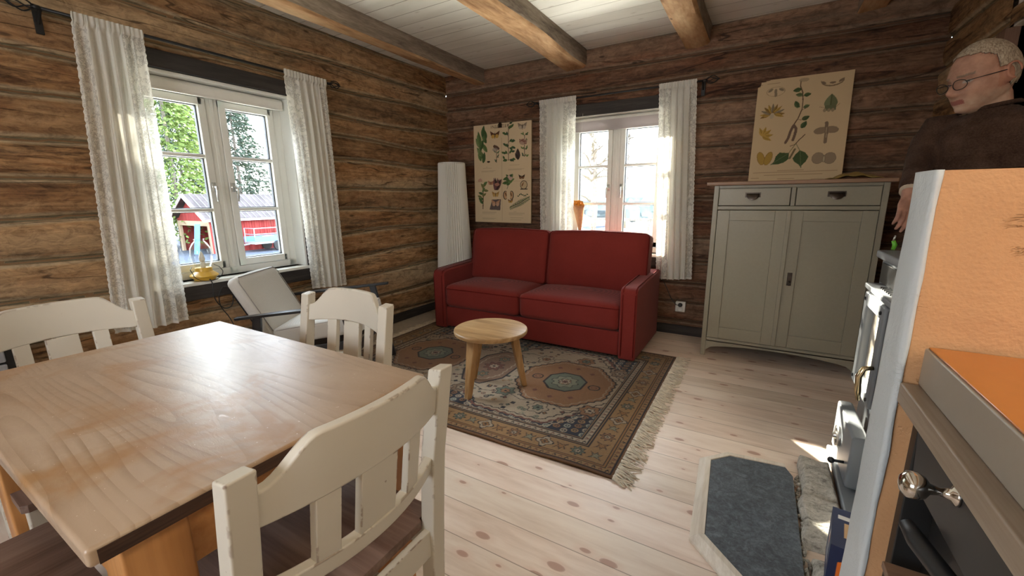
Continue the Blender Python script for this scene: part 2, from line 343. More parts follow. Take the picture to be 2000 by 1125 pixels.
def mk_special():
    g = G('pleated_paper'); n = g.noise(g.obj(), 20, 2)
    d = g.n('BsdfDiffuse', Color=(0.86, 0.85, 0.80)); t = g.n('BsdfTranslucent', Color=(0.86, 0.84, 0.78))
    mx = g.n('MixShader', i0=0.25, i1=d, i2=t); g.t.links.new(mx.outputs[0], g.out.inputs[0]); M['shade'] = g.m
    g = G('blue_slate'); v = g.obj(); n = g.noise(v, 14, 6, 0.7, 1.5); n2 = g.noise(v, 90, 3, 0.6, 1.0)
    f = g.math('ADD', g.math('MULTIPLY', n, 0.6), g.math('MULTIPLY', n2, 0.4))
    c = g.ramp(f, (0.36, (0.035, 0.043, 0.05)), (0.5, (0.075, 0.09, 0.105)), (0.64, (0.15, 0.175, 0.195)))
    M['slate'] = g.bsdf(c, 0.42, g.bump(f, 0.35, 0.003))
    g = G('rough_stone'); v = g.obj(); n = g.noise(g.map(v, (0.6, 1.8, 1)), 16, 6, 0.75, 0.8); n2 = g.noise(v, 90, 4, 0.75)
    vo = g.n('TexVoronoi', {'feature': 'DISTANCE_TO_EDGE'}, Vector=g.map(v, (0.6, 1.3, 1)), Scale=14)
    cr = g.ramp(vo.outputs['Distance'], (0.0, 1.0), (0.03, 0.0))
    f = g.math('ADD', g.math('MULTIPLY', n, 0.6), g.math('MULTIPLY', n2, 0.4))
    c = g.ramp(f, (0.36, (0.13, 0.115, 0.095)), (0.48, (0.42, 0.39, 0.33)), (0.62, (0.62, 0.58, 0.50)))
    M['stone'] = g.bsdf(c, 0.9, g.bump(g.math('SUBTRACT', g.math('MULTIPLY', f, 2.0), g.math('MULTIPLY', cr, 0.1)), 0.8, 0.012))
    g = G('stove_enamel'); n = g.noise(g.obj(), 120, 2)
    M['stove'] = g.bsdf((0.19, 0.205, 0.22), 0.42, g.bump(n, 0.05, 0.001), Metallic=0.1)
    M['stove_black'] = simple('stove_black', (0.02, 0.02, 0.021), 0.35, metal=0.2)
    M['brass'] = simple('pale_brass', (0.62, 0.50, 0.30), 0.25, metal=1.0)
    g = G('skin'); v = g.obj(); n = g.noise(v, 28, 4, 0.6); n2 = g.noise(v, 9, 2)
    at = g.n('Attribute', {'attribute_name': 'Col'})
    c = g.mix(0.55, at.outputs['Color'], g.ramp(n, (0.35, (0.62, 0.50, 0.46)), (0.65, (1.1, 1.05, 1.0))), 'MULTIPLY')
    M['skin'] = g.bsdf(c, 0.55, g.bump(g.noise(v, 60, 4), 0.3, 0.002), Subsurface_Weight=0.06, Specular_IOR_Level=0.3)
    g = G('grey_hair'); v = g.obj(); n = g.noise(g.map(v, (1, 1, 0.35)), 170, 3, 0.7)
    c = g.ramp(n, (0.34, (0.19, 0.14, 0.10)), (0.66, (0.46, 0.39, 0.30)))
    M['hair'] = g.bsdf(c, 0.8, g.bump(n, 0.12, 0.002), Specular_IOR_Level=0.2)
    g = G('brown_wool'); v = g.obj(); n = g.noise(v, 160, 3, 0.75); n2 = g.noise(v, 14, 3, 0.6)
    c = g.ramp(g.math('ADD', g.math('MULTIPLY', n, 0.5), g.math('MULTIPLY', n2, 0.5)), (0.38, (0.03, 0.016, 0.011)), (0.62, (0.075, 0.044, 0.031)))
    M['wool'] = g.bsdf(c, 0.95, g.bump(n, 0.8, 0.004), Specular_IOR_Level=0.1, Sheen_Weight=0.03)
    M['trousers'] = mat_fabric('dark_trousers', (0.018, 0.02, 0.025), (0.035, 0.038, 0.045), scale=300, sheen=0.1)
    g = G('wheat_worktop'); M['worktop'] = wood('limed_oak_worktop', (0.21, 0.155, 0.11), (0.30, 0.235, 0.175), (0.38, 0.31, 0.24), axis=1, rough=0.45, grain=30, stretch=0.05)
    M['hob_side'] = simple('beige_enamel', (0.33, 0.29, 0.235), 0.35, var=0.02)
    M['hob_glass'] = simple('orange_reflection_top', (0.48, 0.17, 0.03), 0.08, var=0.02, spec=0.7)  # orange base colour stands for the reflected plaster wall
    M['black_front'] = simple('black_painted_front', (0.012, 0.013, 0.014), 0.4, nscale=5, var=0.2)
    M['nickel'] = simple('polished_nickel', (0.66, 0.64, 0.60), 0.12, metal=1.0, nstr=0.01)
    M['green'] = simple('green_handle', (0.12, 0.42, 0.03), 0.35)
    M['paper_kraft'] = simple('kraft_paper_cone', (0.60, 0.34, 0.17), 0.6)
    M['dried'] = simple('dried_orange_petals', (0.62, 0.27, 0.03), 0.7, nscale=60, var=0.4)
    M['silver'] = simple('silver_plastic', (0.42, 0.43, 0.45), 0.3, metal=0.5)
    M['hearth_trim'] = wood('pale_hearth_trim', (0.52, 0.44, 0.35), (0.66, 0.59, 0.49), (0.74, 0.68, 0.59), axis=1, rough=0.5, grain=25)
    M['soffit'] = simple('white_soffit', (0.72, 0.68, 0.6), 0.6)
    M['alcove'] = wood('red_brown_board', (0.09, 0.045, 0.03), (0.15, 0.08, 0.055), (0.20, 0.12, 0.08), axis=2, rough=0.7)
    M['barnred'] = wood('falu_red_boards', (0.20, 0.022, 0.02), (0.34, 0.04, 0.035), (0.44, 0.08, 0.07), axis=2, rough=0.9, grain=8, stretch=0.03)
    M['metalroof'] = simple('rusty_metal_roof', (0.115, 0.085, 0.078), 0.8, nscale=1.5, var=0.35)
    M['gravel'] = simple('grey_gravel', (0.085, 0.092, 0.115), 0.9, nscale=8, var=0.3)
    M['grass'] = simple('spring_grass', (0.16, 0.17, 0.08), 0.95, nscale=2, var=0.3)
    M['needles'] = simple('sunlit_spruce_needles', (0.20, 0.27, 0.07), 0.9, nscale=3, var=0.5)  # brighter green, with sunlight put into the needle colour
    M['needles_dark'] = simple('dark_spruce_needles', (0.09, 0.12, 0.085), 0.9, nscale=3, var=0.5)
    M['twigs'] = simple('bare_twigs', (0.20, 0.17, 0.14), 0.9, nscale=9, var=0.3)
    M['bark'] = simple('grey_bark', (0.26, 0.22, 0.19), 0.9, nscale=20, var=0.4)
    M['galv'] = simple('galvanised_steel', (0.5, 0.52, 0.55), 0.35, metal=0.7)
    M['bluepanel'] = simple('blue_panel', (0.16, 0.33, 0.62), 0.5)
    M['sandpaint'] = simple('tan_painted_timber', (0.55, 0.38, 0.25), 0.6)
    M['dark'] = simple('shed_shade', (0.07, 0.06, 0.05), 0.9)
    M['yellowcloth'] = simple('mustard_cloth', (0.30, 0.20, 0.055), 0.85)
    M['plastic_sheet'] = simple('pale_underlay', (0.42, 0.37, 0.30), 0.6)
mk_special()

# ================================================================== mesh helpers
class MB:
    def __init__(s): s.v = []; s.f = []; s.mi = []; s.mat = 0
    def add(s, vs, fs, T=None):
        b = len(s.v)
        for p in vs:
            p = Vector(p)
            if T is not None: p = T @ p
            s.v.append(tuple(p))
        for f in fs: s.f.append(tuple(b+i for i in f)); s.mi.append(s.mat)
        return s
    def box(s, a, b, T=None):
        x0, y0, z0 = a; x1, y1, z1 = b
        return s.add([(x0,y0,z0),(x1,y0,z0),(x1,y1,z0),(x0,y1,z0),(x0,y0,z1),(x1,y0,z1),(x1,y1,z1),(x0,y1,z1)],
                     [(0,3,2,1),(4,5,6,7),(0,1,5,4),(1,2,6,5),(2,3,7,6),(3,0,4,7)], T)
    def prism(s, poly, ax, t0, t1, T=None):
        n = len(poly)
        def P(p, t):
            a, b = p
            return ((t,a,b), (a,t,b), (a,b,t))[ax]
        vs = [P(p, t0) for p in poly]+[P(p, t1) for p in poly]
        fs = [tuple(range(n))[::-1], tuple(range(n, 2*n))]+[(i, (i+1) % n, n+(i+1) % n, n+i) for i in range(n)]
        return s.add(vs, fs, T)
    def cyl(s, p, q, r, r2=None, n=16, T=None):
        return s.tube([p, q], [r, r if r2 is None else r2], n, T)
    def tube(s, pts, r, n=10, T=None, closed=False, flat=None):
        pts = [Vector(p) for p in pts]; m = len(pts)
        rs = r if isinstance(r, (list, tuple)) else [r]*m
        b0 = len(s.v); prev = None; vs = []
        for i, p in enumerate(pts):
            if closed: d = pts[(i+1) % m]-pts[i-1]
            else: d = pts[min(i+1, m-1)]-pts[max(i-1, 0)]
            if d.length < 1e-9: d = Vector((0, 0, 1))
            d.normalize()
            if prev is None:
                a = Vector((0, 0, 1)) if abs(d.z) < 0.9 else Vector((1, 0, 0))
                x = d.cross(a).normalized()
            else:
                x = prev-d*prev.dot(d)
                x = x.normalized() if x.length > 1e-6 else d.orthogonal().normalized()
            prev = x; y = d.cross(x)
            fx, fy = flat if flat else (1, 1)
            for k in range(n):
                t = 2*PI*k/n; vs.append(p+x*rs[i]*fx*math.cos(t)+y*rs[i]*fy*math.sin(t))
        fs = []
        for i in range(m if closed else m-1):
            j = (i+1) % m
            for k in range(n):
                k2 = (k+1) % n; fs.append((i*n+k, i*n+k2, j*n+k2, j*n+k))
        if not closed: fs += [tuple(range(n))[::-1], tuple(range((m-1)*n, m*n))]
        return s.add(vs, fs, T)
    def lathe(s, prof, n=32, c=(0, 0), T=None, capb=True, capt=True, fn=None):
        vs = []
        for r, z in prof:
            for k in range(n):
                t = 2*PI*k/n; rr = fn(r, z, t) if fn else r
                vs.append((c[0]+rr*math.cos(t), c[1]+rr*math.sin(t), z))
        fs = []
        for i in range(len(prof)-1):
            for k in range(n):
                k2 = (k+1) % n; fs.append((i*n+k, i*n+k2, (i+1)*n+k2, (i+1)*n+k))
        if capb: fs.append(tuple(range(n))[::-1])
        if capt: fs.append(tuple(range((len(prof)-1)*n, len(prof)*n)))
        return s.add(vs, fs, T)
    def sphere(s, c, r, n=16, T=None, sc=(1, 1, 1)):
        vs = []; m = n//2
        vs.append((c[0], c[1], c[2]-r*sc[2]))
        for i in range(1, m):
            a = -PI/2+PI*i/m
            for k in range(n):
                t = 2*PI*k/n; vs.append((c[0]+r*sc[0]*math.cos(a)*math.cos(t), c[1]+r*sc[1]*math.cos(a)*math.sin(t), c[2]+r*sc[2]*math.sin(a)))
        vs.append((c[0], c[1], c[2]+r*sc[2])); L = len(vs)-1; fs = []
        for k in range(n):
            fs.append((0, 1+(k+1) % n, 1+k)); fs.append((L, L-n+k, L-n+(k+1) % n))
        for i in range(m-2):
            for k in range(n):
                k2 = (k+1) % n; fs.append((1+i*n+k, 1+i*n+k2, 1+(i+1)*n+k2, 1+(i+1)*n+k))
        return s.add(vs, fs, T)
    def grid(s, nu, nv, fn, T=None):
        vs = [fn(i/(nu-1), j/(nv-1)) for j in range(nv) for i in range(nu)]
        fs = [(j*nu+i, j*nu+i+1, (j+1)*nu+i+1, (j+1)*nu+i) for j in range(nv-1) for i in range(nu-1)]
        return s.add(vs, fs, T)
    def build(s, name, mat, parent=None, bevel=0, smooth=False, sub=0, seg=2, world=False, solid=0, autos=None, wn=False, kind=None):
        me = bpy.data.meshes.new(name)
        vs = s.v
        if world and parent is not None:
            L = parent.matrix_basis.translation
            Mi = parent.matrix_basis.inverted()
            vs = [tuple(Mi @ Vector(p)) for p in vs]
        me.from_pydata(vs, [], s.f); me.validate(); me.update()
        mats = mat if isinstance(mat, (list, tuple)) else [mat]
        for m_ in mats: me.materials.append(m_)
        if len(mats) > 1: me.polygons.foreach_set('material_index', s.mi)
        bm = bmesh.new(); bm.from_mesh(me); bmesh.ops.recalc_face_normals(bm, faces=bm.faces); bm.to_mesh(me); bm.free()
        o = bpy.data.objects.new(name, me); COL.objects.link(o)
        if parent is not None: o.parent = parent
        if smooth or bevel:
            me.polygons.foreach_set('use_smooth', [True]*len(me.polygons))
        if bevel:
            b = o.modifiers.new('bevel', 'BEVEL'); b.width = bevel; b.segments = seg; b.limit_method = 'ANGLE'; b.angle_limit = R(35)
            o.modifiers.new('wn', 'WEIGHTED_NORMAL').keep_sharp = False
        if solid:
            q = o.modifiers.new('solid', 'SOLIDIFY'); q.thickness = solid; q.offset = 0
        if sub:
            q = o.modifiers.new('sub', 'SUBSURF'); q.levels = sub; q.render_levels = sub
        if kind: o['kind'] = kind
        return o

def sharp_smooth(o, ang=35):
    me = o.data; me.polygons.foreach_set('use_smooth', [True]*len(me.polygons))
    try: me.set_sharp_from_angle(angle=R(ang))
    except Exception: pass
    return o

def tag(o, label=None, cat=None, group=None, kind=None):
    if label: o['label'] = label
    if cat: o['category'] = cat
    if group: o['group'] = group
    if kind: o['kind'] = kind
    return o
def thing(name, label, cat, loc=(0, 0, 0), rz=0, group=None, kind=None):
    o = bpy.data.objects.new(name, None); COL.objects.link(o); o.location = loc; o.rotation_euler = (0, 0, rz)
    o.empty_display_size = 0.05
    return tag(o, label, cat, group, kind)
def dup(root, loc, rz, label=None):
    def cp(o, par):
        c = o.copy(); COL.objects.link(c)
        if par is not None: c.parent = par
        for ch in list(o.children): cp(ch, c)
        return c
    r_ = cp(root, None); r_.location = loc; r_.rotation_euler = (0, 0, rz)
    if label: r_['label'] = label
    return r_
def RZ(a): return Matrix.Rotation(a, 4, 'Z')
def TR(x, y, z): return Matrix.Translation((x, y, z))
def along(p, q, up=(0, 0, 1)):
    """matrix with X axis from p to q, origin p"""
    p = Vector(p); x = (Vector(q)-p).normalized(); u = Vector(up)
    y = u.cross(x).normalized(); z = x.cross(y)
    m = Matrix((x, y, z)).transposed().to_4x4(); m.translation = p; return m
def bar(mb, p, q, w, h, up=(0, 0, 1), T=None):
    L = (Vector(q)-Vector(p)).length; A = along(p, q, up)
    return mb.box((0, -w/2, -h/2), (L, w/2, h/2), (T @ A) if T is not None else A)

# ================================================================== room shell
H = 2.504
rng = random.Random(5)
def logwall(name, mat, P, Nn, u0_, u1_, z0, z1, hole, lh, seed, zoff=0.0, rough=1.0, thick=0.2):
    """P(u,d,z)->xyz, d = distance into the wall (outwards); hole=(ua,ub,za,zb)"""
    rr = random.Random(seed)
    nlog = int((z1-z0)/lh)+4
    phases = [(rr.uniform(0, 9), rr.uniform(0, 9), rr.uniform(-0.02, 0.02)) for _ in range(nlog+1)]
    ids = [(rr.random(), rr.random()) for _ in range(nlog+1)]
    def seam(i, u):
        a, b, c = phases[i]
        return z0-0.1+zoff+i*lh+c+rough*(0.012*math.sin(u*1.3+a)+0.006*math.sin(u*4.1+b))
    us = [u0_+(u1_-u0_)*i/round((u1_-u0_)/0.04) for i in range(round((u1_-u0_)/0.04)+1)]
    zs = [z0+(z1-z0)*i/round((z1-z0)/0.011) for i in range(round((z1-z0)/0.011)+1)]
    if hole:
        ua, ub, za, zb = hole
        for e in (ua, ub):
            k = min(range(len(us)), key=lambda i: abs(us[i]-e)); us[k] = e
        for e in (za, zb):
            k = min(range(len(zs)), key=lambda i: abs(zs[i]-e)); zs[k] = e
    nu, nz = len(us), len(zs); vs = []; cols = []
    for z in zs:
        for u in us:
            i = 0
            while i < nlog-1 and z > seam(i+1, u): i += 1
            s0, s1 = seam(i, u), seam(i+1, u); t = (z-s0)/(s1-s0)
            e = min(t, 1-t)*(s1-s0)
            gap = 0.013
            if e < gap: d = 0.030-0.010*(e/gap)
            else: d = 0.020*math.exp(-(e-gap)/0.012)
            d += 0.006*(1+mnoise.noise(Vector((u*2.2, z*9, i*3.1+seed))))*rough
            d += 0.004*(mnoise.noise(Vector((u*9, z*22, i+seed*2))))
            vs.append(P(u, max(d, 0.001), z)); cols.append((ids[i][0], t, ids[i][1], 1))
    fs = []
    for j in range(nz-1):
        for i in range(nu-1):
            if hole:
                cu = (us[i]+us[i+1])/2; cz = (zs[j]+zs[j+1])/2
                if ua < cu < ub and za < cz < zb: continue
            fs.append((j*nu+i, j*nu+i+1, (j+1)*nu+i+1, (j+1)*nu+i))
    nf = len(fs)
    # outer face and the body of the wall
    def ob(ua_, ub_, za_, zb_):
        b = len(vs)
        for (uu, dd, zz) in [(ua_, 0.05, za_), (ub_, 0.05, za_), (ub_, thick, za_), (ua_, thick, za_), (ua_, 0.05, zb_), (ub_, 0.05, zb_), (ub_, thick, zb_), (ua_, thick, zb_)]:
            vs.append(P(uu, dd, zz)); cols.append((0.3, 0.3, 0.3, 1))
        for f in [(0,3,2,1),(4,5,6,7),(0,1,5,4),(1,2,6,5),(2,3,7,6),(3,0,4,7)]: fs.append(tuple(b+k for k in f))
    if hole:
        ob(u0_, ua, z0, z1); ob(ub, u1_, z0, z1); ob(ua, ub, z0, za); ob(ua, ub, zb, z1)
    else: ob(u0_, u1_, z0, z1)
    me = bpy.data.meshes.new(name); me.from_pydata(vs, [], fs); me.update(); me.materials.append(mat)
    at = me.color_attributes.new('L', 'FLOAT_COLOR', 'POINT'); at.data.foreach_set('color', np.array(cols, dtype=np.float32).ravel())
    me.polygons.foreach_set('use_smooth', [k < nf for k in range(len(fs))])
    o = bpy.data.objects.new(name, me); COL.objects.link(o); o['kind'] = 'structure'
    return o
WY0, WY1, WZ0, WZ1 = -2.81, -1.84, 0.705, 1.955      # left window opening
BX0, BX1 = 1.382, 2.352                              # back window opening
logwall('wall_left', M['logs'], lambda u, d, z: (-d, u, z), 0, -5.7, 0.03, 0, 2.52, (WY0, WY1, WZ0, WZ1), 0.197, 3, zoff=0.035, rough=1.5)
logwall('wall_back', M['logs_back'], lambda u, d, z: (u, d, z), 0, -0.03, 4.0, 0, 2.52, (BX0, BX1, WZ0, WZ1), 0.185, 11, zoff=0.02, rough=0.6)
logwall('wall_right', M['logs_right'], lambda u, d, z: (3.966+d, u, z), 0, -0.87, 0.03, 0, 2.52, None, 0.19, 23, rough=1.0, thick=0.25)

def struct(mb, name, mat, **k):
    o = mb.build(name, mat, **k); o['kind'] = 'structure'; return o
mb = MB().box((-0.2, -5.8, -0.06), (5.7, 0.2, 0.0)); struct(mb, 'floor', M['floor'])
mb = MB().box((-0.2, -5.8, H), (5.7, 0.2, H+0.08)); struct(mb, 'ceiling', M['ceil'])
# kitchen end behind the photographer: plain pale walls
mb = MB().box((-0.1, -5.75, 0), (1.3, -5.6, H)).box((2.5, -5.75, 0), (5.6, -5.6, H)).box((1.3, -5.75, 0), (2.5, -5.6, 1.1)).box((1.3, -5.75, 2.0), (2.5, -5.6, H))
struct(mb, 'wall_front', M['soffit'])
mb = MB().box((5.5, -5.7, 0), (5.65, -0.8, H)); struct(mb, 'wall_kitchen', M['soffit'])
mb = MB().box((3.966, -0.87-0.0, 0), (5.5, -0.78, 1.95)); struct(mb, 'wall_alcove', M['alcove'])
mb = MB().box((3.99, -1.9, 1.951), (5.5, -0.87, H)); struct(mb, 'trim_1', M['soffit'])
lw = logwall('wall_over_alcove', M['logs_right'], lambda u, d, z: (3.966+d, u, z), 0, -1.9, -0.872, 1.955, 2.52, None, 0.19, 29, rough=1.0, thick=0.25)
# dark window casings
def cas(name, mat, boxes, bevel=0.004):
    mb = MB()
    for a, b in boxes: mb.box(a, b)
    return struct(mb, name, mat, bevel=bevel)
cas('trim_2', M['lintel'], [((-0.05, WY0-0.12, 1.957), (0.018, WY1+0.10, 2.055)), ((-0.05, WY0-0.06, 0.59), (0.018, WY1+0.05, 0.682)),
    ((-0.05, WY0-0.035, 0.682), (0.004, WY0-0.002, 1.957)), ((-0.05, WY1+0.002, 0.682), (0.004, WY1+0.035, 1.957))])
cas('trim_3', M['lintel_x'], [((BX0-0.1, -0.018, 1.94), (BX1+0.1, 0.05, 2.04)), ((BX0-0.06, -0.018, 0.59), (BX1+0.06, 0.05, 0.682)),
    ((BX0-0.035, -0.004, 0.682), (BX0-0.002, 0.05, 1.94)), ((BX1+0.002, -0.004, 0.682), (BX1+0.035, 0.05, 1.94))])
cas('baseboard_left', M['lintel'], [((-0.01, -5.5, 0.0), (0.022, -0.02, 0.082))])
cas('baseboard_back', M['lintel_x'], [((0.022, -0.022, 0.0), (3.95, 0.01, 0.082))])
cas('log_shade_strip', M['lintel'], [((0.001, -3.9, 0.555), (0.03, -3.16, 0.645))])  # dark strip stands for the shaded log at the left edge

# ------------------------------------------------------------------ windows
def window(name, T, label=None):
    """local: x along the wall (0 = centre post), y outwards, z up"""
    w_ = bpy.data.objects.new(name, None); COL.objects.link(w_); w_.matrix_basis = T; w_['kind'] = 'structure'
    hw = 0.485
    # deep white reveal lining
    mb = MB()
    mb.box((-hw, 0.0, WZ0-0.022), (hw, 0.20, WZ0)); mb.box((-hw, 0.0, WZ1-0.02), (hw, 0.20, WZ1))
    mb.box((-hw, 0.0, WZ0), (-hw+0.018, 0.20, WZ1-0.02)); mb.box((hw-0.018, 0.0, WZ0), (hw, 0.20, WZ1-0.02))
    mb.build('reveal', M['white'], w_, bevel=0.003)
    MB().box((-hw-0.0, -0.03, WZ0-0.022), (hw, 0.0, WZ0)).build('sill', M['white'], w_, bevel=0.004)
    fy0, fy1 = 0.115, 0.19
    mb = MB()
    for a, b in [((-hw+0.018, -hw+0.075), None), ((hw-0.075, hw-0.018), None), ((-0.036, 0.036), None)]:
        mb.box((a[0], fy0, WZ0), (a[1], fy1, WZ1-0.02))
    mb.box((-hw+0.018, fy0, WZ0), (hw-0.018, fy1, 0.753)); mb.box((-hw+0.018, fy0, 1.862), (hw-0.018, fy1, WZ1-0.02))
    mb.box((-0.012, fy0-0.006, 0.753), (0.012, fy0, 1.862))
    mb.build('frame', M['white'], w_, bevel=0.003)
    for sgn in (-1, 1):
        a, b = (0.038, 0.408) if sgn > 0 else (-0.408, -0.038)
        st = 0.044; y0, y1 = 0.107, 0.16
        mb = MB().box((a, y0, 0.756), (a+st, y1, 1.859)).box((b-st, y0, 0.756), (b, y1, 1.859)).box((a, y0, 0.756), (b, y1, 0.756+0.048)).box((a, y0, 1.859-0.044), (b, y1, 1.859))
        s_ = mb.build('sash', M['white'], w_, bevel=0.004)
        mb = MB()
        for z in (1.150, 1.497): mb.box((a+st, y0+0.004, z-0.011), (b-st, y1-0.01, z+0.011))
        mb.build('muntin', M['white'], s_, bevel=0.003)
        mb = MB()
        for z_a, z_b in ((0.804, 1.139), (1.161, 1.486), (1.508, 1.815)):
            mb.box((a+st, 0.137, z_a), (a+st+0.006, 0.16, z_b)); mb.box((b-st-0.006, 0.137, z_a), (b-st, 0.16, z_b)); mb.box((a+st, 0.137, z_b-0.005), (b-st, 0.16, z_b)); mb.box((a+st, 0.137, z_a), (b-st, 0.16, z_a+0.005))
        mb.build('gasket', M['gasket'], s_)
        MB().box((a+st, 0.143, 0.80), (b-st, 0.147, 1.82)).build('glass', M['glass'], s_)
        x = a+st/2 if sgn > 0 else b-st/2
        mb = MB().cyl((x, y0, 1.30), (x, y0-0.008, 1.30), 0.014, n=16).cyl((x, y0-0.004, 1.30), (x, y0-0.04, 1.30), 0.007, n=12)
        pts = [(x, y0-0.04, 1.30), (x+0.004*sgn, y0-0.048, 1.297), (x+0.006*sgn, y0-0.05, 1.275), (x+0.006*sgn, y0-0.045, 1.24), (x+0.006*sgn, y0-0.042, 1.205)]
        mb.tube(pts, [0.007, 0.008, 0.0075, 0.007, 0.006], 10); mb.box((x-0.012, y0-0.006, 1.27), (x+0.012, y0, 1.33))
        mb.build('handle', M['steel'], s_, smooth=True)
    return w_
win_l = window('window_1', TR(0, -2.325, 0) @ RZ(R(90)))
win_b = window('window_2', TR(1.867, 0, 0))
# roller blinds in the heads of the openings
mb = MB().cyl((0.45, 0.07, 1.905), (-0.45, 0.07, 1.905), 0.027, n=24).box((-0.45, 0.043, 1.862), (0.45, 0.048, 1.905)).box((-0.45, 0.038, 1.852), (0.45, 0.053, 1.866))
mb.build('roller_blind', M['white_plastic'], win_l, smooth=False, bevel=0.002)
mb = MB().cyl((0.45, 0.07, 1.905), (-0.45, 0.07, 1.905), 0.024, n=24).build('roller_blind', M['white_plastic'], win_b)
g = G('blind_cloth'); d_ = g.n('BsdfDiffuse', Color=(0.66, 0.62, 0.62)); t_ = g.n('BsdfTranslucent', Color=(0.5, 0.46, 0.48)); mx_ = g.n('MixShader', i0=0.4, i1=d_, i2=t_); g.t.links.new(mx_.outputs[0], g.out.inputs[0])
MB().box((-0.445, 0.046, 1.815), (0.445, 0.049, 1.90)).box((-0.445, 0.042, 1.808), (0.445, 0.053, 1.82)).build('blind_cloth', g.m, win_b)
area('window_portal', (-0.3, -2.325, 1.33), (0.95, 1.2), (1, 0, 0), portal=True)
area('window_portal', (1.867, 0.3, 1.33), (0.95, 1.2), (0, -1, 0), portal=True)

# ------------------------------------------------------------------ ceiling beams
def beam(x0, x1, z0, seed, chl=0.0, chr_=0.0, y1=0.02, under=M['beam_under'], mats=None):
    rr = random.Random(seed); mb = MB(); n = 70; prof_n = None
    y0 = -5.6; rows = []
    for i in range(n+1):
        y = y0+(y1-y0)*i/n
        def j(k, a=0.006): return a*mnoise.noise(Vector((y*1.7, k*3.3, seed*1.9)))*2
        pr = [(x0+j(1), H+0.002), (x0+j(2), z0+chl+j(3)), (x0+chl*0.8+0.008+j(4), z0+j(5)), ((x0+x1)/2, z0-0.004+j(6)), (x1-chr_*0.8-0.008+j(7), z0+j(8)), (x1+j(9), z0+chr_+0.010+j(10)), (x1+j(11, 0.008), (z0+H)/2), (x1+j(12), H+0.002)]
        rows.append([(a, y, b) for a, b in pr])
    m_ = len(rows[0]); vs = [p for r_ in rows for p in r_]; b = 0
    mb.add(vs, [])
    for i in range(n):
        for k in range(m_-1):
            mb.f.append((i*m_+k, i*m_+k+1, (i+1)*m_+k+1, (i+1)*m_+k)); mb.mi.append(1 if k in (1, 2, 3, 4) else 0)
    mb.f.append(tuple(range(m_))); mb.mi.append(0); mb.f.append(tuple(range(n*m_, (n+1)*m_))[::-1]); mb.mi.append(0)
    o = mb.build('ceiling_beam', [M['beam_grey'], under])
    sharp_smooth(o, 40)
    return o
b1 = beam(0.385, 0.497, 2.362, 1); b2 = beam(1.36, 1.592, 2.352, 2, chl=0.05, chr_=0.012); b3 = beam(2.425, 2.604, 2.362, 3, chr_=0.015); b4 = beam(3.50, 3.665, 2.40, 4, chr_=0.02)
for b_, l_ in ((b1, 'grey hewn ceiling beam nearest the left window wall'), (b2, 'thick hewn ceiling beam above the sofa, underside coloured orange as if lit from below'), (b3, 'ceiling beam that ends above the right curtain of the back window'), (b4, 'dim ceiling beam in the dark corner above the standing man')):
    tag(b_, l_, 'beam', 'ceiling beams')

# ================================================================== curtains and rods
def cage(mb, c, axis, T=None):
    """little basket finial along axis from point c"""
    c = Vector(c); ax = Vector(axis).normalized(); o = ax.orthogonal().normalized(); q = ax.cross(o)
    for k in range(5):
        a = 2*PI*k/5; pts = []
        for i in range(9):
            t = i/8; rr = 0.026*math.sin(PI*t)**0.8+0.003; ang = a+t*1.6
            pts.append(c+ax*(0.085*t)+(o*math.cos(ang)+q*math.sin(ang))*rr)
        mb.tube(pts, 0.0032, 6)
    mb.sphere(c+ax*0.088, 0.007, 10); mb.cyl(c-ax*0.02, c+ax*0.004, 0.010, 0.012, 12); mb.sphere(c, 0.011, 12)
def rod(label, p, q, wall_dir):
    t = thing('curtain_rod', label, 'curtain rod', tuple((Vector(p)+Vector(q))/2), group='black curtain rods')
    MB().cyl(p, q, 0.008, n=12).build('pole', M['iron'], t, smooth=True, world=True)
    d = (Vector(q)-Vector(p)).normalized()
    for c, a in ((p, -d), (q, d)):
        mb = MB(); cage(mb, Vector(c)+a*0.015, a); mb.build('finial', M['iron'], t, smooth=True, world=True)
    for c, a in ((Vector(p)+d*0.01, 1), (Vector(q)-d*0.01, 1)):
        w_ = Vector(wall_dir); mb = MB()
        mb.tube([c, c+w_*0.03+Vector((0, 0, -0.01)), c+w_*0.075+Vector((0, 0, -0.05))], 0.006, 8)
        e = c+w_*0.08+Vector((0, 0, -0.04)); s_ = d*0.014+w_*0.006
        s_ = Vector((abs(s_.x), abs(s_.y), 0.055))
        mb.box(tuple(e-s_), tuple(e+s_)); mb.build('bracket', M['iron'], t, world=True, bevel=0.002)
    return t
rod('black iron curtain rod with basket finials above the left window', (0.085, -3.10, 2.092), (0.085, -1.56, 2.092), (-1, 0, 0))
rod('black iron curtain rod with basket finials above the back window', (1.14, -0.09, 2.085), (2.595, -0.09, 2.085), (0, 1, 0))

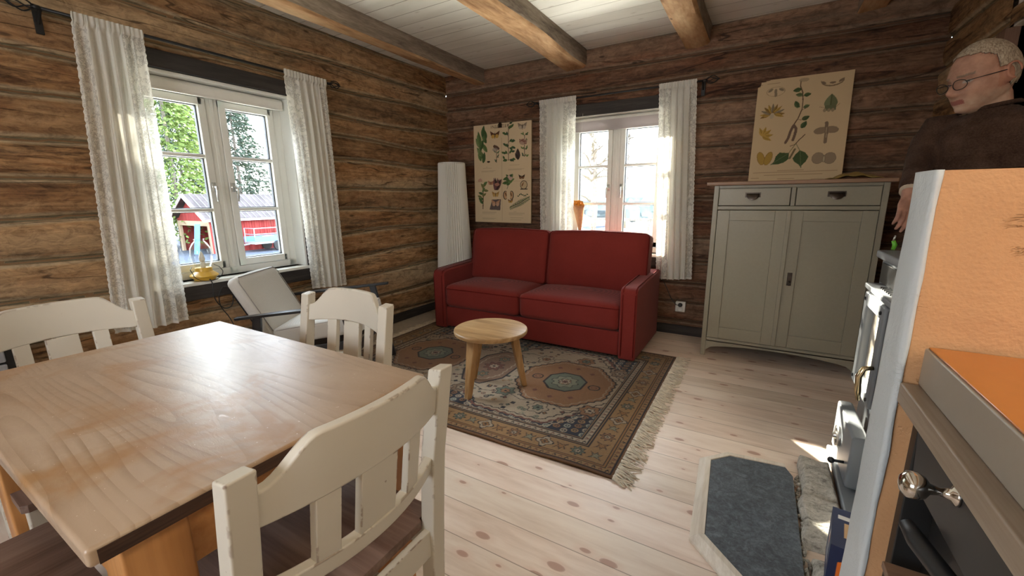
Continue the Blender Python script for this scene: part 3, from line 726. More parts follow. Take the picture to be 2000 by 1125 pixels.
def curtain(label, P, ua, ub, la, lb, ztop, zbot, seed, folds=7, amp=0.02, tail=None, flip=False):
    """P(u,d,z); ua..ub width at the top, la..lb at the bottom"""
    rr = random.Random(seed); nu, nv = 150, 120
    ph = [rr.uniform(0, 6.28) for _ in range(6)]
    vs = []; uv = []; E = []
    Wf = 0.62                                     # cloth width in metres for the lace pattern
    for j in range(nv):
        t = j/(nv-1); z = ztop-(ztop-zbot)*t
        a = ua+(la-ua)*t; b = ub+(lb-ub)*t
        for i in range(nu):
            s = i/(nu-1)
            k = s*folds*2*PI
            A = amp*(0.35+0.65*min(1, t*4))*(1-0.55*(s > 0.86)*(1 if not flip else 1))
            d = A*(math.sin(k+ph[0]+0.6*math.sin(2.5*t+ph[1]))+0.45*math.sin(1.9*k+ph[2]+1.1*t)+0.3*math.sin(0.7*k+ph[3]-2*t))
            d *= min(1.0, 0.25+6*min(s, 1-s))
            if t < 0.03: d = 0.004*math.sin(k*3.3)+0.011
            u = a+(b-a)*s+0.006*math.sin(k*1.0+ph[4])
            sc = 0.006*abs(math.sin(z*PI/0.034))
            sgn = 1 if b > a else -1
            if i == 0: u -= sgn*sc
            if i == 1: u -= sgn*sc*0.5
            if i == nu-1: u += sgn*sc
            if i == nu-2: u += sgn*sc*0.5
            zz = z+0.012*math.sin(3*s+ph[5])*(t**3)
            
            vs.append(P(u, d, zz)); uv.append((s*Wf, z))
            es = 1.0 if (s < 0.20 or s > 0.68) else 0.0
            ed = 1.0 if (i <= 1 or i >= nu-2 or t > 0.985 or t < 0.03) else 0.0
            E.append((es, ed, 0, 1))
    fs = [(j*nu+i, j*nu+i+1, (j+1)*nu+i+1, (j+1)*nu+i) for j in range(nv-1) for i in range(nu-1)]
    me = bpy.data.meshes.new('lace_curtain'); me.from_pydata(vs, [], fs); me.update(); me.materials.append(M['lace'])
    ul = me.uv_layers.new(name='UVMap'); li = np.empty(len(me.loops), dtype=np.int32); me.loops.foreach_get('vertex_index', li)
    ul.data.foreach_set('uv', np.array(uv, dtype=np.float32)[li].ravel())
    at = me.color_attributes.new('E', 'FLOAT_COLOR', 'POINT'); at.data.foreach_set('color', np.array(E, dtype=np.float32).ravel())
    me.polygons.foreach_set('use_smooth', [True]*len(fs))
    o = bpy.data.objects.new('lace_curtain', me); COL.objects.link(o)
    return tag(o, label, 'curtain', 'white lace curtains')
PL = lambda u, d, z: (0.088+d, u, z)
PB = lambda u, d, z: (u, -0.093-d, z)
curtain('wide white lace curtain on the left side of the left window', PL, -2.99, -2.715, -3.075, -2.735, 2.112, 0.50, 1, 6, 0.019)
curtain('white lace curtain on the right side of the left window, behind the armchair', PL, -1.585, -1.915, -1.565, -1.875, 2.112, 0.515, 2, 6, 0.017)
curtain('white lace curtain on the left side of the back window, behind the sofa', PB, 1.185, 1.545, 1.205, 1.535, 2.105, 0.50, 3, 6, 0.017)
curtain('backlit lace curtain on the right side of the back window, beside the cabinet', PB, 2.54, 2.262, 2.615, 2.33, 2.103, 0.515, 4, 6, 0.017)

# ================================================================== painter for printed and woven surfaces
class Pic:
    def __init__(s, w_, h_, res, bg):
        s.w, s.h = w_, h_; s.nx, s.ny = int(round(w_/res))+1, int(round(h_/res))+1
        s.X, s.Y = np.meshgrid(np.linspace(0, w_, s.nx), np.linspace(0, h_, s.ny)); s.c = np.empty((s.ny, s.nx, 3)); s.c[:] = bg
    def m(s, mask, col, a=1.0): s.c[mask] = s.c[mask]*(1-a)+np.array(col)*a
    def ell(s, x, y, rx, ry=None, rot=0, col=(0, 0, 0), a=1.0):
        ry = rx if ry is None else ry; c, q = math.cos(rot), math.sin(rot); dx, dy = s.X-x, s.Y-y
        s.m(((dx*c+dy*q)/rx)**2+((-dx*q+dy*c)/ry)**2 < 1, col, a)
    def ring(s, x, y, r1, r2, col): d = np.hypot(s.X-x, s.Y-y); s.m((d < r2) & (d > r1), col)
    def rect(s, x0, y0, x1, y1, col, a=1.0): s.m((s.X >= x0) & (s.X <= x1) & (s.Y >= y0) & (s.Y <= y1), col, a)
    def leaf(s, x, y, L, W, ang, col, vein=None):
        c, q = math.cos(ang), math.sin(ang); dx, dy = s.X-x, s.Y-y; u = (dx*c+dy*q)/L; v = (-dx*q+dy*c)
        mk = (u > 0) & (u < 1) & (np.abs(v) < W/2*np.sin(np.clip(u, 0, 1)**0.8*PI)**0.85)
        s.m(mk, col)
        s.m(mk & (v > 0), tuple(min(1, k*1.35+0.01) for k in col), 0.6)
        if vein: s.m(mk & (np.abs(v) < W*0.045), vein)
    def line(s, pts, w_, col):
        for (x0, y0), (x1, y1) in zip(pts[:-1], pts[1:]):
            dx, dy = x1-x0, y1-y0; L2 = dx*dx+dy*dy+1e-12; t = np.clip(((s.X-x0)*dx+(s.Y-y0)*dy)/L2, 0, 1)
            s.m(np.hypot(s.X-x0-t*dx, s.Y-y0-t*dy) < w_/2, col)
    def poly(s, pts, col, a=1.0):
        inside = np.zeros(s.X.shape, bool); n = len(pts)
        for i in range(n):
            (x0, y0), (x1, y1) = pts[i], pts[(i+1) % n]
            cond = ((y0 > s.Y) != (y1 > s.Y)); xx = (x1-x0)*(s.Y-y0)/((y1-y0) if abs(y1-y0) > 1e-12 else 1e-12)+x0
            inside ^= cond & (s.X < xx)
        s.m(inside, col, a)
    def mesh(s, name, mat, P, parent=None, thick=0.0):
        """P(x,y)->xyz on the face; one closed slab when thick and Nrm are given"""
        vs = P(s.X.ravel(), s.Y.ravel()); nx, ny = s.nx, s.ny
        idx = np.arange(nx*ny).reshape(ny, nx)
        f = np.stack([idx[:-1, :-1].ravel(), idx[:-1, 1:].ravel(), idx[1:, 1:].ravel(), idx[1:, :-1].ravel()], 1)
        me = bpy.data.meshes.new(name); me.from_pydata([tuple(p) for p in vs], [], [tuple(int(k) for k in q) for q in f]); me.update(); me.materials.append(mat)
        col = np.concatenate([s.c.reshape(-1, 3), np.ones((nx*ny, 1))], 1).astype(np.float32)
        at = me.color_attributes.new('Col', 'FLOAT_COLOR', 'POINT'); at.data.foreach_set('color', col.ravel())
        o = bpy.data.objects.new(name, me); COL.objects.link(o)
        if parent is not None: o.parent = parent
        return o

# ================================================================== rug
def rug():
    X0, Y0, W_, H_ = 0.36, -2.27, 2.27, 1.64
    t = thing('oriental_rug', 'patterned oriental rug with cream, ochre and navy medallions under the stool and sofa', 'rug', (X0, Y0, 0))
    ink = (0.018, 0.014, 0.016); navy = (0.018, 0.022, 0.034); cream = (0.36, 0.285, 0.20); och = (0.27, 0.135, 0.045); brn = (0.16, 0.075, 0.03); org = (0.25, 0.125, 0.055); grn = (0.12, 0.14, 0.10); tan = (0.30, 0.175, 0.075); mar = (0.15, 0.055, 0.035)
    p = Pic(W_, H_, 0.0045, brn); rr = random.Random(7)
    d = np.minimum(np.minimum(p.X, W_-p.X), np.minimum(p.Y, H_-p.Y))
    p.m(d > 0.018, ink); p.m(d > 0.024, tan); p.m(d > 0.052, ink); p.m(d > 0.058, och); p.m(d > 0.066, ink); p.m(d > 0.070, tan)
    p.m(d > 0.175, ink); p.m(d > 0.181, tan); p.m(d > 0.188, ink); p.m(d > 0.194, cream); p.m(d > 0.224, ink); p.m(d > 0.230, tan); p.m(d > 0.236, navy)
    def along_border(off, step, fn):
        n = int((W_-2*off)/step)
        for i in range(n+1):
            x = off+(W_-2*off)*i/n; fn(x, off, i, 0); fn(x, H_-off, i, 0)
        n = int((H_-2*off)/step)
        for i in range(1, n):
            y = off+(H_-2*off)*i/n; fn(off, y, i, 1); fn(W_-off, y, i, 1)
    def dash(x, y, i, v):
        c = (ink, mar)[i % 2]
        if v == 0: p.line([(x-0.008, y-0.009), (x, y+0.009), (x+0.008, y-0.007)], 0.005, c)
        else: p.line([(x-0.009, y-0.008), (x+0.009, y), (x-0.007, y+0.008)], 0.005, c)
    along_border(0.038, 0.032, dash); along_border(0.209, 0.034, dash)
    def flower(x, y, r, c1, c2, n=8, amp=0.22, ph=0.0):
        a = np.arctan2(p.Y-y, p.X-x); dd = np.hypot(p.X-x, p.Y-y); e = 1+amp*np.cos(n*a+ph)
        p.m(dd < r*e, ink); p.m(dd < (r-0.006)*e, c1); p.m(dd < r*0.52*e, ink); p.m(dd < (r*0.52-0.005)*e, c2); p.m(dd < r*0.16, ink)
    def bfl(x, y, i, v):
        k = i % 4
        if k == 0: flower(x, y, 0.042, cream, och, 4)
        elif k == 2: flower(x, y, 0.034, grn if (i//4) % 2 else org, cream, 8)
        else:
            s = 1 if k == 1 else -1
            q = [(-0.034, -0.03), (-0.01, -0.012), (0, -0.034), (0.012, -0.012), (0.034, -0.026), (0.016, 0.004), (0.034, 0.03), (0, 0.014), (-0.034, 0.03), (-0.016, 0.0)]
            pts = [(x+a, y+b*s) for a, b in q]
            p.poly(pts, ink); p.poly([(x+a*0.72, y+b*s*0.72) for a, b in q], (och, (0.22, 0.2, 0.13))[(i//2) % 2])
    along_border(0.122, 0.088, bfl)
    # field
    fx0, fx1, fy0, fy1 = 0.24, W_-0.24, 0.24, H_-0.24
    fld = (p.X > fx0) & (p.X < fx1) & (p.Y > fy0) & (p.Y < fy1)
    keep = p.c.copy()
    for i in range(60):
        for j in range(40):
            x = fx0+0.022+i*0.052; y = fy0+0.022+j*0.05+(0.025 if i % 2 else 0)
            if x > fx1 or y > fy1: continue
            c = [cream, tan, (0.3, 0.3, 0.24), org][(i+2*j) % 4]
            p.ring(x, y, 0.012, 0.0195, c); p.ell(x, y, 0.006, col=c)
    cx, cy = W_/2, H_/2
    def hexa(x, y, a, b, cut): return [(x-a, y-b*cut), (x-a*0.45, y-b), (x+a*0.45, y-b), (x+a, y-b*cut), (x+a, y+b*cut), (x+a*0.45, y+b), (x-a*0.45, y+b), (x-a, y+b*cut)]
    def zig(poly, w_, col, n=0.026):
        for (x0, y0), (x1, y1) in zip(poly, poly[1:]+poly[:1]):
            L = math.hypot(x1-x0, y1-y0); k = max(2, int(L/n)); nx_, ny_ = -(y1-y0)/L, (x1-x0)/L
            p.line([(x0+(x1-x0)*i/k+nx_*0.006*(-1)**i, y0+(y1-y0)*i/k+ny_*0.006*(-1)**i) for i in range(k+1)], w_, col)
    big = []
    for s in (-1, 1):
        big.append(hexa(cx+s*0.44, cy, 0.50, 0.545, 0.30))
    for q in big: p.poly(q, cream)
    p.poly([(cx-0.3, cy-0.46), (cx+0.3, cy-0.46), (cx+0.3, cy+0.46), (cx-0.3, cy+0.46)], cream)
    outline = [(cx-0.94, cy-0.16), (cx-0.66, cy-0.545), (cx-0.2, cy-0.545), (cx, cy-0.40), (cx+0.2, cy-0.545), (cx+0.66, cy-0.545), (cx+0.94, cy-0.16), (cx+0.94, cy+0.16), (cx+0.66, cy+0.545), (cx+0.2, cy+0.545), (cx, cy+0.40), (cx-0.2, cy+0.545), (cx-0.66, cy+0.545), (cx-0.94, cy+0.16)]
    zig(outline, 0.012, mar); zig([(cx+(a-cx)*0.96, cy+(b-cy)*0.95) for a, b in outline], 0.007, ink)
    zig([(cx+(a-cx)*1.035, cy+(b-cy)*1.05) for a, b in outline], 0.008, cream)
    for k in range(420):
        x = rr.uniform(cx-0.88, cx+0.88); y = rr.uniform(cy-0.50, cy+0.50); s = rr.uniform(0.011, 0.019); c = rr.choice([mar, ink, och, grn, mar, navy])
        q = rr.randrange(4)
        if q == 0: p.ring(x, y, s*0.55, s, c); p.ell(x, y, s*0.3, col=ink)
        elif q == 1: p.poly([(x-s, y), (x, y-s), (x+s, y), (x, y+s)], ink); p.poly([(x-s*0.55, y), (x, y-s*0.55), (x+s*0.55, y), (x, y+s*0.55)], c)
        elif q == 2: p.line([(x-s, y-s*0.6), (x-s*0.2, y+s*0.6), (x+s*0.5, y-s*0.4), (x+s, y+s*0.6)], 0.005, c)
        else: p.rect(x-s*0.8, y-s*0.8, x+s*0.8, y+s*0.8, ink); p.rect(x-s*0.45, y-s*0.45, x+s*0.45, y+s*0.45, c)
    for k in range(7):
        for s in (-1, 1):
            flower(cx-0.84+k*0.28, cy+s*(0.40 if k % 2 else 0.30), 0.062, [grn, cream, org, (0.24, 0.16, 0.10)][(k+(s > 0)) % 4], [cream, org, grn][k % 3], 6, 0.16)
            p.line([(cx-0.84+k*0.28, cy+s*0.30), (cx-0.70+k*0.28, cy+s*0.36), (cx-0.56+k*0.28, cy+s*0.32)], 0.005, ink)
    for s in (-1, 0, 1):
        mx = cx+s*0.56; sc = 1.0 if s else 0.0
        if not s:
            q = hexa(cx, cy, 0.17, 0.30, 0.5); p.poly(q, ink); p.poly(hexa(cx, cy, 0.155, 0.285, 0.5), (0.20, 0.12, 0.075)); zig(hexa(cx, cy, 0.12, 0.23, 0.5), 0.008, cream)
            flower(cx, cy, 0.07, mar, cream, 8); flower(cx, cy-0.15, 0.04, grn, tan, 6); flower(cx, cy+0.15, 0.04, grn, tan, 6); continue
        q = hexa(mx, cy, 0.31, 0.33, 0.38); p.poly(q, org); zig(q, 0.010, ink); zig(hexa(mx, cy, 0.285, 0.305, 0.38), 0.005, cream)
        for a, b in ((-0.2, 0), (0.2, 0)):
            p.ring(mx+a, cy+b, 0.03, 0.04, ink); p.ring(mx+a, cy+b, 0.013, 0.02, mar)
        for a, b in ((-0.12, -0.2), (0.12, -0.2), (-0.12, 0.2), (0.12, 0.2), (0, -0.24), (0, 0.24)):
            p.poly([(mx+a-0.02, cy+b), (mx+a, cy+b-0.02), (mx+a+0.02, cy+b), (mx+a, cy+b+0.02)], mar)
        q = hexa(mx, cy, 0.135, 0.14, 0.45); p.poly(q, ink); p.poly(hexa(mx, cy, 0.122, 0.127, 0.45), grn)
        flower(mx, cy, 0.085, (0.2, 0.2, 0.14), tan, 8, 0.12); flower(mx, cy, 0.04, cream, mar, 6)
    cur = p.c.copy(); p.c = np.where(fld[..., None], cur, keep)
    nz = np.random.default_rng(2).normal(0, 0.06, p.c.shape[:2]); band = 0.9+0.12*np.sin(p.X*5.1+1.3*np.sin(p.Y*3))
    p.c = np.clip(0.80*p.c*((1+nz)*band)[..., None], 0.004, 1)
    def P(x, y):
        z = 0.008+0.0018*np.sin(x*7+y*3)*0.5
        edge = np.exp(-(y/0.06)**2); z = z+edge*0.006*(0.5+0.5*np.sin(x*13))
        yy = y+0.008*np.sin(x*3.3)*(1-y/H_)
        xx = x+0.0*y
        return np.stack([xx, yy, z], 1)
    o = p.mesh('pile', M['vrug'], P, t)
    q = o.modifiers.new('solid', 'SOLIDIFY'); q.thickness = 0.007; q.offset = -1
    # fringes
    mb = MB()
    for side in (0, 1):
        for k in range(300):
            y = H_*k/299+rr.uniform(-0.004, 0.004); L = rr.uniform(0.05, 0.105); x = W_-0.004 if side else 0.004; s = 1 if side else -1
            pts = []; a = rr.uniform(-0.5, 0.5)-0.25
            for i in range(6):
                q_ = i/5; pts.append((x+s*L*q_, y+a*L*q_+0.010*math.sin(q_*5+k)*q_, max(0.003, 0.008+rr.uniform(-0.002, 0.005)-0.005*q_)))
            mb.tube(pts, [0.0042, 0.0038, 0.0034, 0.003, 0.003, 0.0018], 5)
    mb.build('fringe', M['fringe'], t, smooth=True, kind='stuff')
rug()
mb = MB(); rr = random.Random(3)
mb.grid(14, 20, lambda u, v: (0.03+u*0.30, -1.62+v*1.15, 0.002+0.004*(1+math.sin(u*9+v*14))*(0.3+u*0)))
o = mb.build('rug_underlay', M['plastic_sheet'], solid=0.003, smooth=True); tag(o, 'pale crumpled underlay on the floor between the rug and the left wall', 'underlay')

# ================================================================== sofa
def cushion(mb, x0, x1, y0, y1, z0, z1, puff=0.02, T=None, n=14, front=0.0, rk=0.45):
    """soft box: rounded superellipsoid-like block with a puffed top"""
    cx, cy, cz = (x0+x1)/2, (y0+y1)/2, (z0+z1)/2; a, b, c = (x1-x0)/2, (y1-y0)/2, (z1-z0)/2
    rad = min(a, b, c)*rk
    def pt(face, u, v):
        P = {0: (u, v, 1), 1: (u, v, -1), 2: (u, 1, v), 3: (u, -1, v), 4: (1, u, v), 5: (-1, u, v)}[face]
        q = Vector((P[0]*a, P[1]*b, P[2]*c)); inner = Vector((max(-a+rad, min(a-rad, q.x)), max(-b+rad, min(b-rad, q.y)), max(-c+rad, min(c-rad, q.z))))
        dd = q-inner
        if dd.length > 1e-9: q = inner+dd.normalized()*rad
        f = (1-(q.x/a)**2)*(1-(q.y/b)**2)
        f2 = (1-(q.x/a)**2)*(1-(q.z/c)**2)
        q.z += puff*max(0, f)*(1 if q.z > 0 else -0.3); q.y += front*max(0, f2)*(1 if q.y > 0 else -1)
        q += Vector((cx, cy, cz)); return tuple(q)
    for face in range(6):
        def fn(s, t_, face=face): return pt(face, -1+2*s, -1+2*t_)
        mb.grid(n, n, fn, T)
    return mb
def weld(o, d=0.0008):
    bm = bmesh.new(); bm.from_mesh(o.data); bmesh.ops.remove_doubles(bm, verts=bm.verts, dist=d); bmesh.ops.recalc_face_normals(bm, faces=bm.faces); bm.to_mesh(o.data); bm.free()
    o.data.polygons.foreach_set('use_smooth', [True]*len(o.data.polygons)); return o
def sofa():
    X0, X1, YF, YB = 0.482, 2.372, -0.915, -0.135
    t = thing('sofa', 'two-seat red fabric sofa in front of the back window', 'sofa', ((X0+X1)/2, (YF+YB)/2, 0))
    L = dict(parent=t, world=True)
    at = 0.125
    # base with front panel
    MB().box((X0+at, YF+0.02, 0.035), (X1-at, YB, 0.225)).build('base', M['red'], bevel=0.012, seg=3, **L)
    for a, b in ((X0, X0+at), (X1-at, X1)):
        mb = MB()
        prof = [(YF, 0.02), (YF, 0.525), (YF+0.015, 0.553), (YF+0.05, 0.567), (YB-0.02, 0.60), (YB, 0.58), (YB, 0.02)]
        mb.prism(prof, 0, a, b); o = mb.build('armrest', M['red'], bevel=0.022, seg=4, **L)
        mb = MB(); xi = a+0.022 if a > 1.5 else b-0.022; xo = b-0.012 if a > 1.5 else a+0.012
        for xx in (xi, xo): mb.tube([(xx, YF-0.001, 0.05), (xx, YF-0.002, 0.50), (xx, YF+0.012, 0.553), (xx, YF+0.055, 0.572), (xx, YB-0.05, 0.601)], 0.0035, 6)
        so = mb.build('seam', M['darkred'], o, smooth=True)
        for v in so.data.vertices: v.co = v.co-t.location
    MB().box((X0+at, YB-0.10, 0.2), (X1-at, YB, 0.76)).build('back_frame', M['red'], bevel=0.025, seg=3, **L)
    xm = 1.392
    for (a, b) in ((X0+at+0.002, xm-0.002), (xm+0.002, X1-at-0.002)):
        mb = cushion(MB(), a, b, YF-0.005, -0.30, 0.225, 0.435, 0.022, n=20)
        o = weld(mb.build('seat_cushion', M['red'], **L))
        z = 0.412; c = 0.02; mb = MB(); e = 0.004; loop = []
        ya, yb = YF-0.005, -0.30
        for (x, y) in ((a+c, ya), (b-c, ya), (b, ya+c), (b, yb-c), (b-c, yb), (a+c, yb), (a, yb-c), (a, ya+c)): loop.append((x, y, z-0.010))
        mb.tube(loop, 0.0045, 6, closed=True); po = mb.build('piping', M['darkred'], o, smooth=True)
        for v in po.data.vertices: v.co = v.co-t.location
    for (a, b) in ((X0+at-0.022, 1.424), (1.428, X1-at+0.075)):
        # leaning back cushion: local box then tilted
        hh = 0.50; T = TR(0, -0.405, 0.418) @ Matrix.Rotation(R(-10), 4, 'X')
        mb = cushion(MB(), a, b, -0.075, 0.105, 0, hh, 0.020, T=T, n=20, front=0.034)
        o = weld(mb.build('back_cushion', M['red'], **L))
        mb = MB()
        for yy in (-0.062,):
            loop = [T @ Vector(q) for q in ((a+0.02, yy, 0.012), (b-0.02, yy, 0.012), (b-0.004, yy, 0.03), (b-0.004, yy, hh-0.03), (b-0.025, yy, hh-0.008), ((a+b)/2, yy, hh+0.004), (a+0.025, yy, hh-0.008), (a+0.004, yy, hh-0.03), (a+0.004, yy, 0.03))]
            mb.tube(loop, 0.004, 6, closed=True)
        po = mb.build('piping', M['darkred'], o, smooth=True)
        for v in po.data.vertices: v.co = v.co-t.location
    for x in (X0+0.1, X1-0.1):
        for y in (YF+0.08, YB-0.08): MB().cyl((x, y, 0.0085), (x, y, 0.04), 0.02, n=12).build('foot', M['black_plastic'], **L)
sofa()

# ================================================================== pleated floor lamp
def floor_lamp():
    c = (0.235, -0.26); t = thing('floor_lamp', 'tall white pleated column floor lamp in the corner behind the sofa', 'lamp', (c[0], c[1], 0))
    n = 44*4
    def fn(r_, z, a): return r_+0.008*(abs(((a/(2*PI)*44) % 1)-0.5)*4-1)
    prof = [(0.192, 0.06), (0.19, 0.30), (0.176, 0.62), (0.160, 0.95), (0.145, 1.25), (0.133, 1.572)]
    mb = MB().lathe(prof, n, fn=fn, capb=False, capt=False); o = mb.build('shade', M['shade'], t)
    MB().lathe([(0.19, 0.0), (0.19, 0.06), (0.17, 0.065)], 48).build('base', M['white_plastic'], t)
    mb = MB().lathe([(0.134, 1.560), (0.137, 1.578), (0.130, 1.578), (0.128, 1.560)], 64, capb=False, capt=False); mb.build('rim', M['white_plastic'], t, smooth=True)
    MB().cyl((0, 0, 0.06), (0, 0, 1.2), 0.01).sphere((0, 0, 1.25), 0.04, sc=(1, 1, 1.4)).build('bulb_holder', M['white_plastic'], t, smooth=True)
floor_lamp()

# ================================================================== stool
def stool():
    t = thing('round_stool', 'small round mango wood side table with three legs on the rug', 'side table', (1.692, -1.785, 0.008))
    mb = MB().lathe([(0.215, 0.382), (0.226, 0.386), (0.229, 0.398), (0.227, 0.408), (0.221, 0.412)], 72)
    sharp_smooth(mb.build('tabletop', M['mango'], t), 50)
    for a, b in (((-0.06, -0.175), (-0.045, -0.12)), ((0.150, 0.155), (0.10, 0.10)), ((-0.20, 0.075), (-0.13, 0.05))):
        p = Vector((a[0], a[1], 0.0)); q = Vector((b[0], b[1], 0.384)); A = Vector(a).to_2d() if False else None
        ang = math.atan2(a[1], a[0]); rows = []
        for k, (c, w_, h_) in enumerate(((p, 0.022, 0.017), (p.lerp(q, 0.5), 0.034, 0.021), (q, 0.044, 0.024))):
            rad = Vector((math.cos(ang), math.sin(ang), 0)); tg = Vector((-rad.y, rad.x, 0))
            for sx, sy in ((-1, -1), (1, -1), (1, 1), (-1, 1)): rows.append(c+tg*w_*sx*0.9+rad*h_*sy)
        fs = [(3, 2, 1, 0), (8, 9, 10, 11)]+[(l*4+k, l*4+(k+1) % 4, (l+1)*4+(k+1) % 4, (l+1)*4+k) for l in range(2) for k in range(4)]
        MB().add(rows, fs).build('leg', M['mango_z'], t, bevel=0.006, seg=3)
stool()

# ================================================================== painted cabinet
def cabinet():
    X0, X1, YF, YB = 2.768, 3.736, -0.46, -0.05
    t = thing('painted_cabinet', 'grey-green painted two-door cabinet with two top drawers beside the back window', 'cabinet', ((X0+X1)/2, (YF+YB)/2, 0))
    L = dict(parent=t, world=True)
    mb = MB().box((X0, YF+0.012, 0.12), (X0+0.02, YB, 1.281)).box((X1-0.02, YF+0.012, 0.12), (X1, YB, 1.281)).box((X0, YB-0.012, 0.12), (X1, YB, 1.281)).box((X0, YF+0.012, 0.12), (X1, YB, 0.14)).box((X0, YF+0.012, 1.255), (X1, YB, 1.281))
    # face frame
    mb.box((X0, YF, 0.0), (X0+0.032, YF+0.03, 1.281)).box((X1-0.032, YF, 0.0), (X1, YF+0.03, 1.281)).box((X0+0.032, YF, 1.262), (X1-0.032, YF+0.03, 1.281)).box((X0+0.032, YF, 1.112), (X1-0.032, YF+0.03, 1.138)).box((3.236, YF, 1.138), (3.262, YF+0.03, 1.262)).box((X0+0.032, YF, 0.118), (X1-0.032, YF+0.03, 0.148))
    mb.box((X0, YB-0.03, 0.0), (X0+0.032, YB, 0.2)).box((X1-0.032, YB-0.03, 0.0), (X1, YB, 0.2))
    mb.box((X0+0.032, YF+0.002, 0.146), (X1-0.032, YF+0.025, 0.152))
    mb.build('body', M['cab'], bevel=0.003, **L)
    n = 24; xs = [X0+0.032+(X1-X0-0.064)*i/n for i in range(n+1)]
    poly = [(xs[0], 0.13)]+[(x, 0.045+0.062*min(1, math.sin(PI*i/n)**0.35 if 0 < i < n else 0)) for i, x in enumerate(xs)]+[(xs[-1], 0.13)]
    poly = [(a, b) for a, b in poly]
    MB().prism(poly, 1, YF, YF+0.02).build('apron', M['cab'], bevel=0.002, **L)
    MB().box((X0-0.048, YF-0.03, 1.281), (X1+0.03, YB+0.01, 1.306)).build('top_board', M['cabtop'], bevel=0.005, **L)
    for a, b in ((X0+0.036, 3.232), (3.266, X1-0.036)):
        o = MB().box((a, YF-0.008, 1.142), (b, YF+0.012, 1.258)).build('drawer', M['cab'], bevel=0.003, **L)
        cx = (a+b)/2-0.004; z = 1.203; y = YF-0.008
        mb = MB().box((cx-0.047, y-0.003, z-0.006), (cx+0.047, y, z+0.028))
        mb.grid(14, 8, lambda u, v: (cx-0.040+0.080*u, y-0.003-0.022*math.sin(v*PI/2)*math.sin(PI*min(max(u, 0.02), 0.98))**0.35, z+0.020-0.040*(1-math.cos(v*PI/2))*1.0*math.sin(PI*min(max(u, 0.02), 0.98))**0.4-0.004*v))
        h = mb.build('cup_handle', M['bronze'], o, smooth=False)
        for v in h.data.vertices: v.co = v.co-t.location
    for a, b, flip in ((X0+0.036, 3.236, 0), (3.240, X1-0.036, 1)):
        z0, z1 = 0.156, 1.108
        st = 0.078; y = YF-0.012 if flip == 0 else YF-0.010
        mb = MB().box((a, y, z0), (a+st, YF+0.01, z1)).box((b-st, y, z0), (b, YF+0.01, z1)).box((a+st, y, z0), (b-st, YF+0.01, z0+0.088)).box((a+st, y, z1-0.07), (b-st, YF+0.01, z1)).box((a+st, y+0.009, z0+0.08), (b-st, YF+0.008, z1-0.06))
        o = mb.build('door', M['cab'], bevel=0.002, **L)
        if flip == 0:
            m2 = MB().box((b-0.012, y-0.008, z0), (b+0.014, y, z1)); k = m2.build('cover_strip', M['cab'], o, bevel=0.003)
            for v in k.data.vertices: v.co = v.co-t.location
        else:
            cx = 3.285; m2 = MB().box((cx-0.014, y-0.004, 0.60), (cx+0.014, y, 0.69)); m2.sphere((cx, y-0.008, 0.625), 0.009); m2.cyl((cx, y-0.003, 0.665), (cx, y-0.008, 0.665), 0.008)
            m2.tube([(cx-0.010, y-0.006, 0.608), (cx, y-0.016, 0.603), (cx+0.010, y-0.006, 0.608)], 0.003, 6)
            k = m2.build('lock_plate', M['bronze'], o, bevel=0.002)
            for v in k.data.vertices: v.co = v.co-t.location
cabinet()
# folded mustard cloth on the cabinet
mb = MB(); mb.grid(26, 14, lambda u, v: (3.42+0.30*u+0.02*v, -0.36+0.19*v, 1.309+0.042*math.sin(PI*u)**1.3*math.sin(PI*(0.15+0.7*v))+0.004*math.sin(u*22+v*5)))
o = mb.build('folded_cloth', M['yellowcloth'], smooth=True, solid=0.004); tag(o, 'crumpled mustard cloth lying on the cabinet top beside the leaf poster', 'cloth')

